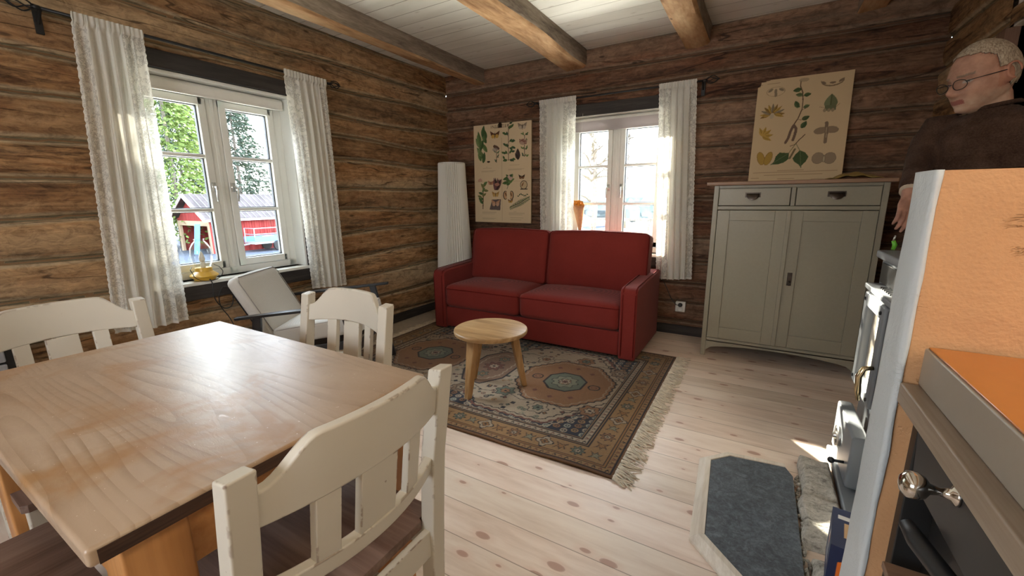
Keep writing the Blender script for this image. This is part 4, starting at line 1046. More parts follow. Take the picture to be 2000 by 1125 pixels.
# ================================================================== posters
def poster_insects():
    W_, H_ = 0.69, 1.0; p = Pic(W_, H_, 0.003, (0.62, 0.49, 0.32)); rr = random.Random(9)
    p.rect(0, 0, W_, 0.004, (0.3, 0.2, 0.12)); p.rect(0.345, 0.02, 0.348, 0.86, (0.47, 0.35, 0.22)); p.rect(0.01, 0.425, W_-0.01, 0.428, (0.45, 0.33, 0.2))
    U = lambda px, py: ((px-118)/545*W_*1.0, (1040-py)/905.0*H_)       # coordinates measured on the print
    g1, g2, g3 = (0.055, 0.10, 0.03), (0.10, 0.16, 0.05), (0.035, 0.07, 0.035); bk = (0.03, 0.022, 0.016); br = (0.18, 0.08, 0.03)
    sx = W_/545; sy = H_/905
    # green leafy spurge
    for k in range(13):
        x, y = U(212+rr.uniform(-42, 42), 480-k*20); a = R(90+rr.uniform(-38, 38)); p.leaf(x, y, 0.115, 0.045, a, rr.choice([g1, g2, (0.14, 0.19, 0.07)]), g3)
    x, y = U(185, 330); p.leaf(x, y, 0.16, 0.05, R(100), g2, g3)
    x, y = U(262, 470); p.ell(x, y, 0.02, 0.009, 0, bk)
    # butterflies
    def moth(px, py, s, c, c2=(0.45, 0.26, 0.06)):
        x, y = U(px, py)
        for q in (-1, 1):
            p.poly([(x, y+0.1*s), (x+q*0.62*s, y+0.42*s), (x+q*0.48*s, y-0.12*s), (x+q*0.1*s, y-0.1*s)], c)
            p.ell(x+q*0.25*s, y-0.15*s, 0.22*s, 0.20*s, 0, c2)
        p.ell(x, y-0.08*s, 0.045*s, 0.34*s, 0, bk)
    moth(328, 232, 0.095, (0.10, 0.04, 0.02), (0.50, 0.30, 0.07)); moth(582, 178, 0.085, (0.24, 0.19, 0.14), (0.45, 0.36, 0.27)); moth(578, 618, 0.06, bk, br)
    moth(283, 665, 0.06, (0.33, 0.14, 0.08), (0.42, 0.2, 0.12)); moth(328, 772, 0.075, (0.36, 0.20, 0.06), (0.48, 0.3, 0.1)); moth(472, 836, 0.05, br)
    # herb with branching leaves
    def herb(px, py0, py1, n, s, col, spread=1.0, stem=0.006):
        x0, y0 = U(px, py0); x1, y1 = U(px, py1); p.line([(x0, y0), (x1, y1)], stem, bk)
        for k in range(n):
            t = k/(n-1); y = y0+(y1-y0)*t
            for q in (-1, 1):
                if rr.random() < 0.15: continue
                a = R(90-q*rr.uniform(35, 75)); p.line([(x0, y), (x0+math.cos(a)*s*0.6, y+math.sin(a)*s*0.6)], 0.003, bk)
                for z in range(3): p.leaf(x0+math.cos(a)*s*(0.25+0.25*z)*spread, y+math.sin(a)*s*(0.2+0.2*z), s*0.62, s*0.34, a+rr.uniform(-0.9, 0.9), rr.choice([col, g1, g3]))
    herb(455, 465, 150, 7, 0.065, g1); herb(602, 440, 260, 4, 0.04, g2)
    x, y = U(590, 312); p.ell(x, y, 0.045, 0.03, 0, (0.40, 0.27, 0.2))
    for k in range(14): p.ell(x+rr.uniform(-0.04, 0.04), y+rr.uniform(-0.02, 0.022), 0.007, col=(0.22, 0.10, 0.07))
    x, y = U(545, 425); p.leaf(x-0.002, y-0.045, 0.11, 0.055, R(92), (0.05, 0.035, 0.03), bk); p.leaf(x, y-0.04, 0.07, 0.03, R(120), bk)
    herb(342, 480, 350, 4, 0.035, (0.16, 0.19, 0.15)); x, y = U(340, 345); p.ell(x, y, 0.042, 0.018, R(-25), (0.11, 0.06, 0.04)); p.ell(x-0.015, y-0.02, 0.035, 0.018, 0, (0.3, 0.25, 0.22), 0.7)
    # lower left branch
    x0, y0 = U(198, 910); x1, y1 = U(200, 680); p.line([(x0, y0), (x0+0.008, (y0+y1)/2), (x1, y1)], 0.010, (0.10, 0.05, 0.03)); p.line([(x0, y0+0.07), (x0-0.035, y0+0.13)], 0.006, br)
    for k in range(11):
        x, y = U(200+rr.uniform(-10, 10), 860-k*18); q = rr.choice((-1, 1)); p.leaf(x, y, 0.062, 0.028, R(90-q*rr.uniform(30, 100)), rr.choice([g2, (0.16, 0.15, 0.05), g1]), g3)
    for k in range(5): x, y = U(180+rr.uniform(-25, 25), 640+rr.uniform(-10, 10)); p.ell(x, y, 0.014, col=(0.50, 0.30, 0.22))
    x, y = U(342, 690)
    for k in range(9): p.leaf(x-0.02+rr.uniform(-0.01, 0.03), y-0.05, 0.13, 0.03, R(90+rr.uniform(-28, 18)), rr.choice([bk, (0.12, 0.05, 0.05)]))
    p.ell(x+0.002, y+0.01, 0.03, 0.016, 0, (0.40, 0.18, 0.12))
    x, y = U(325, 872); p.poly([(x-0.075, y-0.05), (x+0.06, y-0.055), (x+0.07, y+0.06), (x-0.04, y+0.055)], (0.10, 0.075, 0.07))
    for k in range(9): p.line([(x-0.06+k*0.015, y-0.048), (x-0.045+k*0.014, y+0.05)], 0.003, (0.22, 0.17, 0.16))
    moth(328, 855, 0.09, (0.45, 0.24, 0.14), (0.5, 0.3, 0.2))
    # lower right
    x0, y0 = U(440, 725); x1, y1 = U(475, 620); p.line([(x0, y0), (x1, y1)], 0.005, bk)
    for k in range(12): x, y = U(455+rr.uniform(-20, 20), 690-k*6); p.leaf(x, y, 0.07, 0.033, rr.uniform(0.2, 3.4), rr.choice([g1, g3, g2]))
    for k in range(6): x, y = U(470+rr.uniform(-15, 20), 622+rr.uniform(-14, 14)); p.ell(x, y, 0.014, col=(0.52, 0.36, 0.30))
    x, y = U(597, 690); p.ell(x, y, 0.042, 0.044, 0, bk); p.ell(x, y, 0.036, 0.038, 0, (0.50, 0.37, 0.22)); p.rect(x-0.042, y-0.046, x+0.042, y-0.036, bk); p.leaf(x-0.025, y-0.015, 0.05, 0.014, R(60), br)
    for q, px in ((1, 424), (-1, 482)):
        x, y = U(px, 782); p.ell(x, y, 0.028, 0.045, 0, bk); p.ell(x+q*0.003, y, 0.022, 0.038, 0, (0.5, 0.3, 0.16)); p.rect(x+(0.016 if q > 0 else -0.03), y-0.05, x+(0.03 if q > 0 else -0.016), y+0.05, (0.62, 0.49, 0.32)); p.ell(x+q*0.006, y+0.01, 0.008, 0.022, R(20), br)
    x0, y0 = U(465, 895); x1, y1 = U(645, 800); p.line([(x0, y0), ((x0+x1)/2, (y0+y1)/2-0.01), (x1, y1)], 0.006, bk)
    for k in range(34):
        q = k/33; x = x0+(x1-x0)*q; y = y0+(y1-y0)*q-0.01; p.leaf(x, y, 0.04*(1.1-abs(q-0.5)), 0.009, R(28+(55 if k % 2 else -60)), rr.choice([g1, g3]))
    for k in range(7): x, y = U(545+k*14, 790-6*math.sin(k)*2-k*3); p.ell(x, y, 0.010, 0.006, k, g3)
    # blocks of tiny text as grey strokes, left unreadable as in the photo
    def strokes(px0, px1, py, n, step=9):
        for k in range(n):
            x0_, y0_ = U(px0, py+k*step); x1_, _ = U(px1-(20 if k == n-1 else 0), py); p.rect(x0_, y0_-0.001, x1_, y0_+0.0016, (0.36, 0.27, 0.18))
    strokes(235, 275, 518, 1); strokes(205, 312, 530, 1); strokes(190, 330, 554, 2); strokes(510, 535, 498, 1); strokes(465, 578, 510, 1); strokes(452, 600, 545, 2)
    strokes(250, 268, 932, 1); strokes(190, 335, 940, 3); strokes(190, 330, 990, 3); strokes(500, 550, 935, 1); strokes(455, 605, 945, 3); strokes(470, 595, 992, 3); strokes(318, 440, 168, 2)
    t = thing('insect_poster', 'insect and plant school chart hanging between the floor lamp and the back window', 'poster', (0.36, -0.03, 0.96))
    fr = MB().box((0, 0.001, 0), (W_, 0.02, H_)).build('backing_board', simple('poster_board_edge', (0.36, 0.26, 0.15), 0.7), t, bevel=0.002)
    p.mesh('print', M['vcol'], lambda x, y: np.stack([x, np.full_like(x, -0.0005), y], 1), t)
    tc = bpy.data.curves.new('title', 'FONT'); tc.body = 'INSEKTER'; tc.size = 0.042; tc.align_x = 'CENTER'; tc.space_character = 1.25; tc.extrude = 0.0003
    to = bpy.data.objects.new('title', tc); COL.objects.link(to); to.parent = t; to.location = (0.325, -0.0015, 0.958); to.rotation_euler = (R(90), 0, 0)
    dg_ = bpy.context.evaluated_depsgraph_get(); tm_ = bpy.data.meshes.new_from_object(to.evaluated_get(dg_)); tm_.materials.clear(); tm_.materials.append(simple('title_ink', (0.07, 0.045, 0.03), 0.7))
    bpy.data.objects.remove(to); to = bpy.data.objects.new('title', tm_); COL.objects.link(to); to.parent = t; to.location = (0.325, -0.0015, 0.958); to.rotation_euler = (R(90), 0, 0)
    MB().box((0.33-0.022, -0.006, H_-0.042), (0.33+0.022, 0.002, H_-0.004)).box((0.33-0.013, -0.007, H_-0.012), (0.33+0.013, 0.012, H_+0.008)).build('hanger_clip', M['bronze'], t, bevel=0.002)
    t.rotation_euler = (0, R(0.4), 0)
poster_insects()

def poster_leaves():
    W_, H_ = 0.565, 0.735; p = Pic(W_, H_, 0.0028, (0.56, 0.42, 0.255)); rr = random.Random(4)
    # print coordinates: left edge px 185->95, right 1065->950, top 60..190, bottom 1085 in a 1219 px crop
    def U(px, py):
        v = (1085-py)/(1085-110); l = 95+(190-95)*v; r_ = 950+(1068-950)*v; top = 0
        return ((px-l)/(r_-l)*W_, max(0, min(1, (1085-(py+(px-l)/(r_-l)*40-20))/(1085-110)))*H_)
    gr, gr2 = (0.055, 0.085, 0.03), (0.10, 0.125, 0.05); br = (0.12, 0.07, 0.04); ye = (0.38, 0.24, 0.05); yd = (0.22, 0.13, 0.03)
    def L(pts, w_, c): p.line([U(*q) for q in pts], w_, c)
    L([(595, 160), (590, 200), (612, 260), (615, 340), (605, 420), (570, 500), (528, 560)], 0.007, br)
    for (x, y, a, s) in ((600, 232, 185, 0.05), (615, 285, 170, 0.045), (622, 290, 10, 0.045), (585, 395, 150, 0.04), (618, 400, 20, 0.04), (605, 512, 25, 0.05), (600, 590, 60, 0.055), (570, 395, 115, 0.05)):
        q = U(x, y); p.leaf(q[0], q[1], s, s*0.62, R(a), rr.choice([gr, gr2]), (0.03, 0.05, 0.02))
    L([(565, 505), (600, 515), (650, 490)], 0.003, br); L([(610, 420), (660, 400)], 0.003, br)
    for pts in ([(528, 565), (500, 620), (480, 680), (455, 722)], [(535, 565), (552, 590), (545, 640), (524, 698)]): L(pts, 0.017, (0.15, 0.095, 0.065))
    L([(635, 650), (580, 700), (545, 740)], 0.006, br); L([(545, 740), (500, 755)], 0.004, br); L([(550, 735), (490, 815)], 0.004, (0.14, 0.14, 0.06)); L([(555, 735), (590, 800)], 0.004, (0.14, 0.14, 0.06))
    q = U(545, 775); q2 = U(492, 870); L([(543, 785), (495, 870)], 0.013, (0.16, 0.12, 0.06))
    x, y = U(490, 822); p.poly([U(488, 820), U(400, 815), U(365, 850), U(345, 905), U(312, 932), U(380, 928), U(440, 910), U(485, 875)], gr); L([(488, 822), (400, 875), (320, 930)], 0.003, (0.14, 0.16, 0.08))
    p.poly([U(590, 795), U(640, 815), U(668, 855), U(640, 905), U(605, 935), U(600, 962), U(580, 930), U(535, 900), U(522, 870), U(555, 825)], gr); L([(592, 797), (597, 955)], 0.003, (0.14, 0.16, 0.08))
    # left column
    def E(px, py, rx, ry, c, rot=0, a=1): q = U(px, py); p.ell(q[0], q[1], rx, ry, R(rot), c, a)
    q = U(358, 238); p.ring(q[0], q[1], 0.0, 0.0, br); E(358, 238, 0.058, 0.034, (0.33, 0.235, 0.135)); E(358, 238, 0.054, 0.031, (0.57, 0.43, 0.265))
    for dx, dy, a in ((-50, -10, 40), (0, 0, 90), (55, -14, -30), (0, 30, 90)): E(358+dx, 235+dy, 0.018, 0.009, (0.24, 0.185, 0.12), a)
    for k in range(11):
        a = R(200-k*22); qx, qy = U(325, 455); p.leaf(qx+0.012*math.cos(a), qy+0.012*abs(math.sin(a)), 0.068, 0.02, a if a < PI else a, (yd, ye, (0.22, 0.18, 0.12))[k % 3], br)
    E(322, 468, 0.014, 0.018, (0.46, 0.38, 0.27))
    for a in (110, 75, 40, 5, -30): q = U(232, 650); p.leaf(q[0], q[1]-0.006, 0.068, 0.026, R(a), ye, yd)
    for s in (-1, 1): E(255+s*36, 872, 0.024, 0.050, yd, -s*16); E(255+s*36, 872, 0.021, 0.047, ye, -s*16)
    # right column
    q = U(880, 165); E(880, 170, 0.066, 0.040, (0.22, 0.155, 0.09)); E(880, 160, 0.064, 0.038, (0.56, 0.42, 0.255)); E(800, 188, 0.016, 0.008, (0.2, 0.14, 0.09), -30); E(880, 190, 0.018, 0.007, (0.2, 0.14, 0.09)); E(958, 172, 0.018, 0.008, (0.2, 0.14, 0.09), 35)
    q = U(858, 420); p.leaf(q[0], q[1]-0.008, 0.105, 0.075, R(90), (0.14, 0.15, 0.075), (0.1, 0.11, 0.05)); p.rect(q[0]-0.032, q[1]-0.014, q[0]+0.032, q[1]+0.022, (0.14, 0.145, 0.075)); L([(800, 410), (760, 402)], 0.002, br); L([(905, 410), (940, 380)], 0.002, br)
    for dx in (-48, -12, 22): E(858+dx, 435, 0.010, 0.012, (0.30, 0.23, 0.14))
    E(775, 618, 0.040, 0.024, (0.25, 0.18, 0.115), 8); E(872, 610, 0.040, 0.024, (0.25, 0.18, 0.115), -8)
    L([(828, 548), (826, 640), (814, 722)], 0.020, (0.20, 0.14, 0.09)); L([(826, 590), (822, 680)], 0.005, (0.36, 0.28, 0.18))
    for s in (-1, 1): E(803+s*52, 868, 0.036, 0.040, (0.20, 0.145, 0.095)); E(803+s*52, 868, 0.033, 0.037, (0.29, 0.215, 0.14))
    E(803, 875, 0.008, 0.026, (0.2, 0.14, 0.09)); E(803, 875, 0.005, 0.022, (0.42, 0.34, 0.22))
    for (a, b, c) in ((380, 625, 990), (140, 920, 1015), (250, 790, 1035), (380, 540, 1065), (120, 200, 1068), (690, 900, 1062)):
        x0, y0 = U(a, c); x1, _ = U(b, c); p.rect(x0, y0-0.0012, x1, y0+0.0016, (0.22, 0.145, 0.08))
    L([(215, 168), (400, 158)], 0.0025, (0.22, 0.15, 0.09)); L([(955, 96), (1025, 92)], 0.0025, (0.22, 0.15, 0.09))
    x, y = W_*0.5, H_-0.028; p.ell(x, y, 0.03, 0.014, 0, (0.28, 0.22, 0.15), 0.6)
    t = thing('leaf_poster', 'birch leaf and catkin school chart leaning on the wall on top of the cabinet', 'poster', (2.966, -0.135, 1.309))
    mb = MB().prism([(0, 0), (W_, 0), (W_, H_-0.02), (W_-0.006, H_), (0.075, H_), (0.05, H_-0.008), (0.02, H_-0.012), (0.016, H_-0.035), (0, H_-0.045)], 1, 0.0012, 0.012)
    b = mb.build('board', simple('poster_board_edge', (0.30, 0.21, 0.11), 0.7), t, bevel=0.001)
    o = p.mesh('print', M['vcol'], lambda x, y: np.stack([x, np.zeros_like(x), y], 1), t)
    bm = bmesh.new(); bm.from_mesh(o.data)
    kill = [f for f in bm.faces if (lambda c: (c.x < 0.016 and c.z > H_-0.045) or (c.x < 0.02 and c.z > H_-0.035) or (c.x < 0.05 and c.z > H_-0.012) or (c.x < 0.075 and c.z > H_-0.006))(f.calc_center_median())]
    bmesh.ops.delete(bm, geom=kill, context='FACES'); bm.to_mesh(o.data); bm.free()
    t.rotation_euler = (R(-7.5), 0, 0)
poster_leaves()

# ================================================================== wall socket, plug and cord
t = thing('wall_socket', 'white double wall socket low on the back wall between sofa and cabinet', 'socket', (2.54, -0.02, 0.258))
MB().box((-0.041, -0.022, -0.045), (0.041, 0.02, 0.045)).build('housing', M['white_plastic'], t, bevel=0.006, seg=3)
MB().lathe([(0.022, 0.0), (0.022, 0.004), (0.017, 0.004), (0.016, 0.001)], 32, T=TR(0, -0.022, -0.02) @ Matrix.Rotation(R(90), 4, 'X')).build('outlet', M['white_plastic'], t, smooth=True)
MB().lathe([(0.022, 0.0), (0.022, 0.004), (0.017, 0.004), (0.016, 0.001)], 32, T=TR(0, -0.022, 0.021) @ Matrix.Rotation(R(90), 4, 'X')).build('outlet', M['white_plastic'], t, smooth=True)
t = thing('power_plug', 'black plug and cord in the upper outlet of the wall socket', 'plug', (2.54, -0.05, 0.279))
MB().lathe([(0.018, 0.0), (0.018, 0.018), (0.012, 0.034), (0.006, 0.036)], 24, T=TR(0, 0.008, 0) @ Matrix.Rotation(R(90), 4, 'X')).build('plug_body', M['black_plastic'], t, smooth=True)
MB().tube([(0, -0.026, 0), (-0.03, -0.03, 0.005), (-0.08, -0.0, 0.05), (-0.11, 0.01, 0.11), (-0.145, 0.01, 0.18), (-0.16, 0.02, 0.2)], 0.0035, 8).build('cord', M['black_plastic'], t, smooth=True)

# ================================================================== lantern lamp on the left sill
def lantern():
    t = thing('lantern_lamp', 'yellow table lamp with clear glass dome on the left window sill', 'lamp', (0.045-0.05, -2.567, WZ0+0.001))
    MB().lathe([(0.045, 0), (0.058, 0.004), (0.060, 0.012), (0.078, 0.03), (0.077, 0.036), (0.048, 0.060), (0.047, 0.080), (0.044, 0.084)], 48).build('base', M['yellow'], t, smooth=False)
    sharp_smooth(t.children[0], 40)
    g = G('lamp_glass'); lw = g.n('LayerWeight', Blend=0.35); gl = g.n('BsdfGlossy', Color=(1, 1, 1), Roughness=0.02); tp = g.n('BsdfTransparent', Color=(0.93, 0.95, 0.95))
    mx = g.n('MixShader', i0=g.math('MULTIPLY', lw.outputs['Facing'], 0.75), i1=tp, i2=gl); g.t.links.new(mx.outputs[0], g.out.inputs[0])
    MB().lathe([(0.040, 0.082), (0.046, 0.10), (0.057, 0.13), (0.060, 0.17), (0.055, 0.21), (0.040, 0.24), (0.028, 0.25), (0.026, 0.262), (0.029, 0.266)], 48, capb=False, capt=False).build('glass_dome', g.m, t, smooth=True)
    MB().cyl((0, 0, 0.084), (0, 0, 0.115), 0.014, n=20).build('bulb_holder', M['white_plastic'], t)
    MB().lathe([(0.011, 0.115), (0.017, 0.135), (0.015, 0.155), (0.006, 0.18), (0.001, 0.19)], 20).build('bulb', simple('bulb_glass', (0.85, 0.80, 0.70), 0.1), t, smooth=True)
    # wire hanging handle
    pts = []
    for i in range(17):
        a = PI*i/16; pts.append((0.055+0.010*math.sin(a), -0.085*math.cos(a), 0.055-0.055*math.sin(a)))
    MB().tube([(0.0, -0.062, 0.095), (0.02, -0.083, 0.08)]+pts+[(0.02, 0.083, 0.08), (0.0, 0.062, 0.095)], 0.0022, 6).build('wire_handle', M['iron'], t, smooth=True)
    co = [(0.06, 0.0, 0.012), (0.075, 0.005, -0.02), (0.08, 0.0, -0.09), (0.07, 0.02, -0.15), (0.05, 0.07, -0.20), (0.06, 0.11, -0.18), (0.06, 0.12, -0.10), (0.07, 0.07, -0.05), (0.07, 0.035, -0.10), (0.06, 0.04, -0.18), (0.055, 0.08, -0.26), (0.05, 0.105, -0.34), (0.045, 0.12, -0.5), (0.04, 0.12, -0.695)]
    # smooth the cord
    def cr(P):
        out = []
        for i in range(len(P)-1):
            p0, p1, p2, p3 = [Vector(P[max(0, min(len(P)-1, i+k))]) for k in (-1, 0, 1, 2)]
            for s in range(6):
                q = s/6; out.append(0.5*((2*p1)+(-p0+p2)*q+(2*p0-5*p1+4*p2-p3)*q*q+(-p0+3*p1-3*p2+p3)*q**3))
        return out+[Vector(P[-1])]
    MB().tube(cr(co), 0.0032, 8).build('cord', M['black_plastic'], t, smooth=True)
lantern()

# ================================================================== paper cone with dried flowers in the back window
def cone():
    t = thing('flower_cone', 'kraft paper cone of orange dried petals hanging in the back window', 'paper cone', (1.575, -0.012, 0.86))
    T = Matrix.Rotation(R(0), 4, 'Y')
    n = 40; vs = []; 
    mb = MB()
    def fn(u, v):
        a = u*2*PI; top = 0.285+0.035*math.cos(a-2.3); z = v*top; r_ = 0.006+0.056*(z/0.285); return (r_*math.cos(a)-0.02*v*v, r_*math.sin(a)*0.8, z)
    mb.grid(n, 12, fn); mb.build('paper', M['paper_kraft'], t, smooth=True, solid=0.0015)
    mb = MB(); rr = random.Random(8)
    for k in range(80):
        a = rr.uniform(0, 6.28); r_ = 0.044*math.sqrt(rr.random()); x, y = r_*math.cos(a)-0.02, r_*math.sin(a)*0.8; z = 0.272+rr.uniform(0, 0.045); d = Vector((rr.uniform(-1, 1), rr.uniform(-1, 1), rr.uniform(0.2, 1))).normalized()*0.016
        c = Vector((x, y, z)); s = d.orthogonal().normalized()*0.007
        mb.add([c-s, c+d*0.5-s*1.4, c+d, c+d*0.5+s*1.4, c+s], [(0, 1, 2, 3, 4)])
    mb.build('dried_petals', M['dried'], t, kind='stuff')
    MB().tube([(0.0, 0.0, 0.30), (-0.01, -0.01, 0.7), (0.01, -0.015, 1.1)], 0.0008, 5).build('thread', M['white_plastic'], t)
    MB().cyl((0, 0, -0.03), (0, 0, 0.012), 0.003, 0.007, n=10).build('cone_tip', M['paper_kraft'], t)
cone()

# ================================================================== dining table
def table():
    X0, X1, Y0, Y1 = 1.296, 2.345, -3.752, -3.09
    t = thing('dining_table', 'worn pine dining table with orange pine legs in the left foreground', 'table', ((X0+X1)/2, (Y0+Y1)/2, 0))
    L = dict(parent=t, world=True)
    MB().box((X0, Y0, 0.720), (X1, Y1, 0.75)).build('tabletop', M['tabletop'], bevel=0.007, seg=3, **L)
    MB().box((X1, Y0+0.012, 0.722), (X1+0.0015, Y1-0.012, 0.744)).build('end_grain', M['tableend'], **L)
    i = 0.045; a = 0.10
    mb = MB().box((X0+i, Y0+i, 0.60), (X1-i, Y0+i+0.022, 0.7195)); mb.box((X0+i, Y1-i-0.022, 0.60), (X1-i, Y1-i, 0.7195)); mb.box((X0+i, Y0+i, 0.60), (X0+i+0.022, Y1-i, 0.7195)); mb.box((X1-i-0.022, Y0+i, 0.60), (X1-i, Y1-i, 0.7195))
    mb.build('apron', M['pine'], bevel=0.003, **L)
    for x in (X0+i-0.006, X1-i-0.084):
        for y in (Y0+i-0.006, Y1-i-0.084):
            MB().box((x, y, 0.001), (x+0.09, y+0.09, 0.7195)).build('leg', M['pine_z'], bevel=0.006, seg=3, **L)
table()

# ================================================================== dining chairs
def chair_proto(label):
    """faces +X; origin below the middle of the back posts; posts near x=0"""
    t = thing('dining_chair', label, 'chair', (0, 0, 0), 0, 'cream slat-back chairs around the dining table')
    W2 = 0.232; pw = 0.042
    def post(y):
        prof = [(0.02, 0.0), (0.0, 0.44), (-0.012, 0.62), (-0.045, 0.848)]
        vs = []; fs = []
        for k, (x, z) in enumerate(prof):
            d = (0.036, 0.040, 0.040, 0.036)[k]
            for sx, sy in ((0, -1), (1, -1), (1, 1), (0, 1)): vs.append((x+(sx*d), y+sy*pw/2, z-(0.006 if (k == 3 and sx == 1) else 0)))
        for k in range(3):
            for q in range(4): fs.append((k*4+q, k*4+(q+1) % 4, (k+1)*4+(q+1) % 4, (k+1)*4+q))
        fs += [(3, 2, 1, 0), (12, 13, 14, 15)]
        return MB().add(vs, fs)
    for y in (-W2+pw/2-0.0, W2-pw/2): post(y).build('leg', M['chair'], t, bevel=0.004, seg=2)
    # front legs
    for y in (-W2+0.022, W2-0.022): MB().box((0.385, y-0.019, 0), (0.423, y+0.019, 0.425)).build('leg', M['chair'], t, bevel=0.004)
    # curved crest rail with raised middle
    def bowx(s): return -0.045*(1-(2*s-1)**2)
    yin = W2-pw+0.004
    def slope(z): return -0.012-(z-0.62)*0.145
    n = 40; vs = []; fs = []
    for i in range(n+1):
        s = i/n; y = -yin+2*yin*s; e = min(s, 1-s)
        q = min(1, max(0, (e-0.02)/0.20)); q = q*q*(3-2*q); top = 0.806+0.060*q+0.004*math.sin(PI*s)
        q2 = min(1, max(0, (e-0.0)/0.25)); bot = 0.742+0.010*math.sin(PI*s)
        bx = bowx(s)
        for (z, dx) in ((bot, 0.0), (bot, 0.022), (top, 0.022), (top, 0.0)): vs.append((slope(z)+bx+dx+0.008, y, z))
    for i in range(n):
        for q in range(4): fs.append((i*4+q, i*4+(q+1) % 4, (i+1)*4+(q+1) % 4, (i+1)*4+q))
    fs += [(0, 1, 2, 3), (n*4+3, n*4+2, n*4+1, n*4)]
    MB().add(vs, fs).build('crest_rail', M['chair'], t, bevel=0.005, seg=2)
    vs = []; fs = []
    for i in range(n+1):
        s = i/n; y = -yin+2*yin*s
        for (z, dx) in ((0.590, 0.0), (0.590, 0.024), (0.626, 0.024), (0.626, 0.0)): vs.append((slope(z)+bowx(s)+dx+0.008, y, z))
    for i in range(n):
        for q in range(4): fs.append((i*4+q, i*4+(q+1) % 4, (i+1)*4+(q+1) % 4, (i+1)*4+q))
    fs += [(0, 1, 2, 3), (n*4+3, n*4+2, n*4+1, n*4)]
    MB().add(vs, fs).build('lower_rail', M['chair'], t, bevel=0.004)
    for yc, w_ in ((-0.097, 0.040), (0.0, 0.082), (0.097, 0.040)):
        vs = []; fs = []
        m_ = 6
        for k in range(m_+1):
            z = 0.622+(0.752-0.622)*k/m_
            for yy, dx in ((-w_/2, 0.002), (-w_/2, 0.020), (w_/2, 0.020), (w_/2, 0.002)):
                s = (yc+yy+yin)/(2*yin); vs.append((slope(z)+bowx(s)+dx+0.008, yc+yy, z))
        for k in range(m_):
            for q in range(4): fs.append((k*4+q, k*4+(q+1) % 4, (k+1)*4+(q+1) % 4, (k+1)*4+q))
        fs += [(3, 2, 1, 0), (m_*4, m_*4+1, m_*4+2, m_*4+3)]
        MB().add(vs, fs).build('back_slat', M['chair'], t, bevel=0.002)
    # seat board, apron, stretchers
    MB().prism([(0.034, -W2+pw+0.004), (0.034, W2-pw-0.004), (0.034, W2-pw-0.003), (0.044, W2-pw), (0.044, W2+0.004), (0.435, W2+0.008), (0.445, W2-0.004), (0.445, -W2+0.004), (0.435, -W2-0.008), (0.044, -W2-0.004), (0.044, -W2+pw)], 2, 0.426, 0.448).build('seat', M['seat'], t, bevel=0.005)
    mb = MB()
    for y in (-W2+0.012, W2-0.030): mb.box((0.035, y, 0.355), (0.39, y+0.018, 0.4255))
    mb.box((0.39, -W2+0.03, 0.355), (0.408, W2-0.03, 0.4255)); mb.box((0.012, -W2+0.03, 0.355), (0.030, W2-0.03, 0.4255)); mb.build('seat_frame', M['chair'], t, bevel=0.002)
    mb = MB()
    for y in (-W2+0.012, W2-0.032): mb.box((0.04, y, 0.16), (0.39, y+0.02, 0.19))
    mb.box((0.21, -W2+0.03, 0.165), (0.23, W2-0.03, 0.185)); mb.build('stretcher', M['chair'], t, bevel=0.003)
    return t
c0 = chair_proto('cream slat-back chair in the foreground with its back to the camera')
c0.location = (2.475, -3.420, 0.0005); c0.rotation_euler = (0, 0, PI)
dup(c0, (1.796, -2.925, 0.0085), -PI/2, 'cream slat-back chair on the far side of the table in front of the armchair')
dup(c0, (1.085, -3.465, 0.0005), 0.0, 'cream slat-back chair at the left end of the table by the lace curtain')
dup(c0, (1.895, -4.12, 0.0005), PI/2, 'chair of which only the knotty brown seat shows, at the lower left corner')

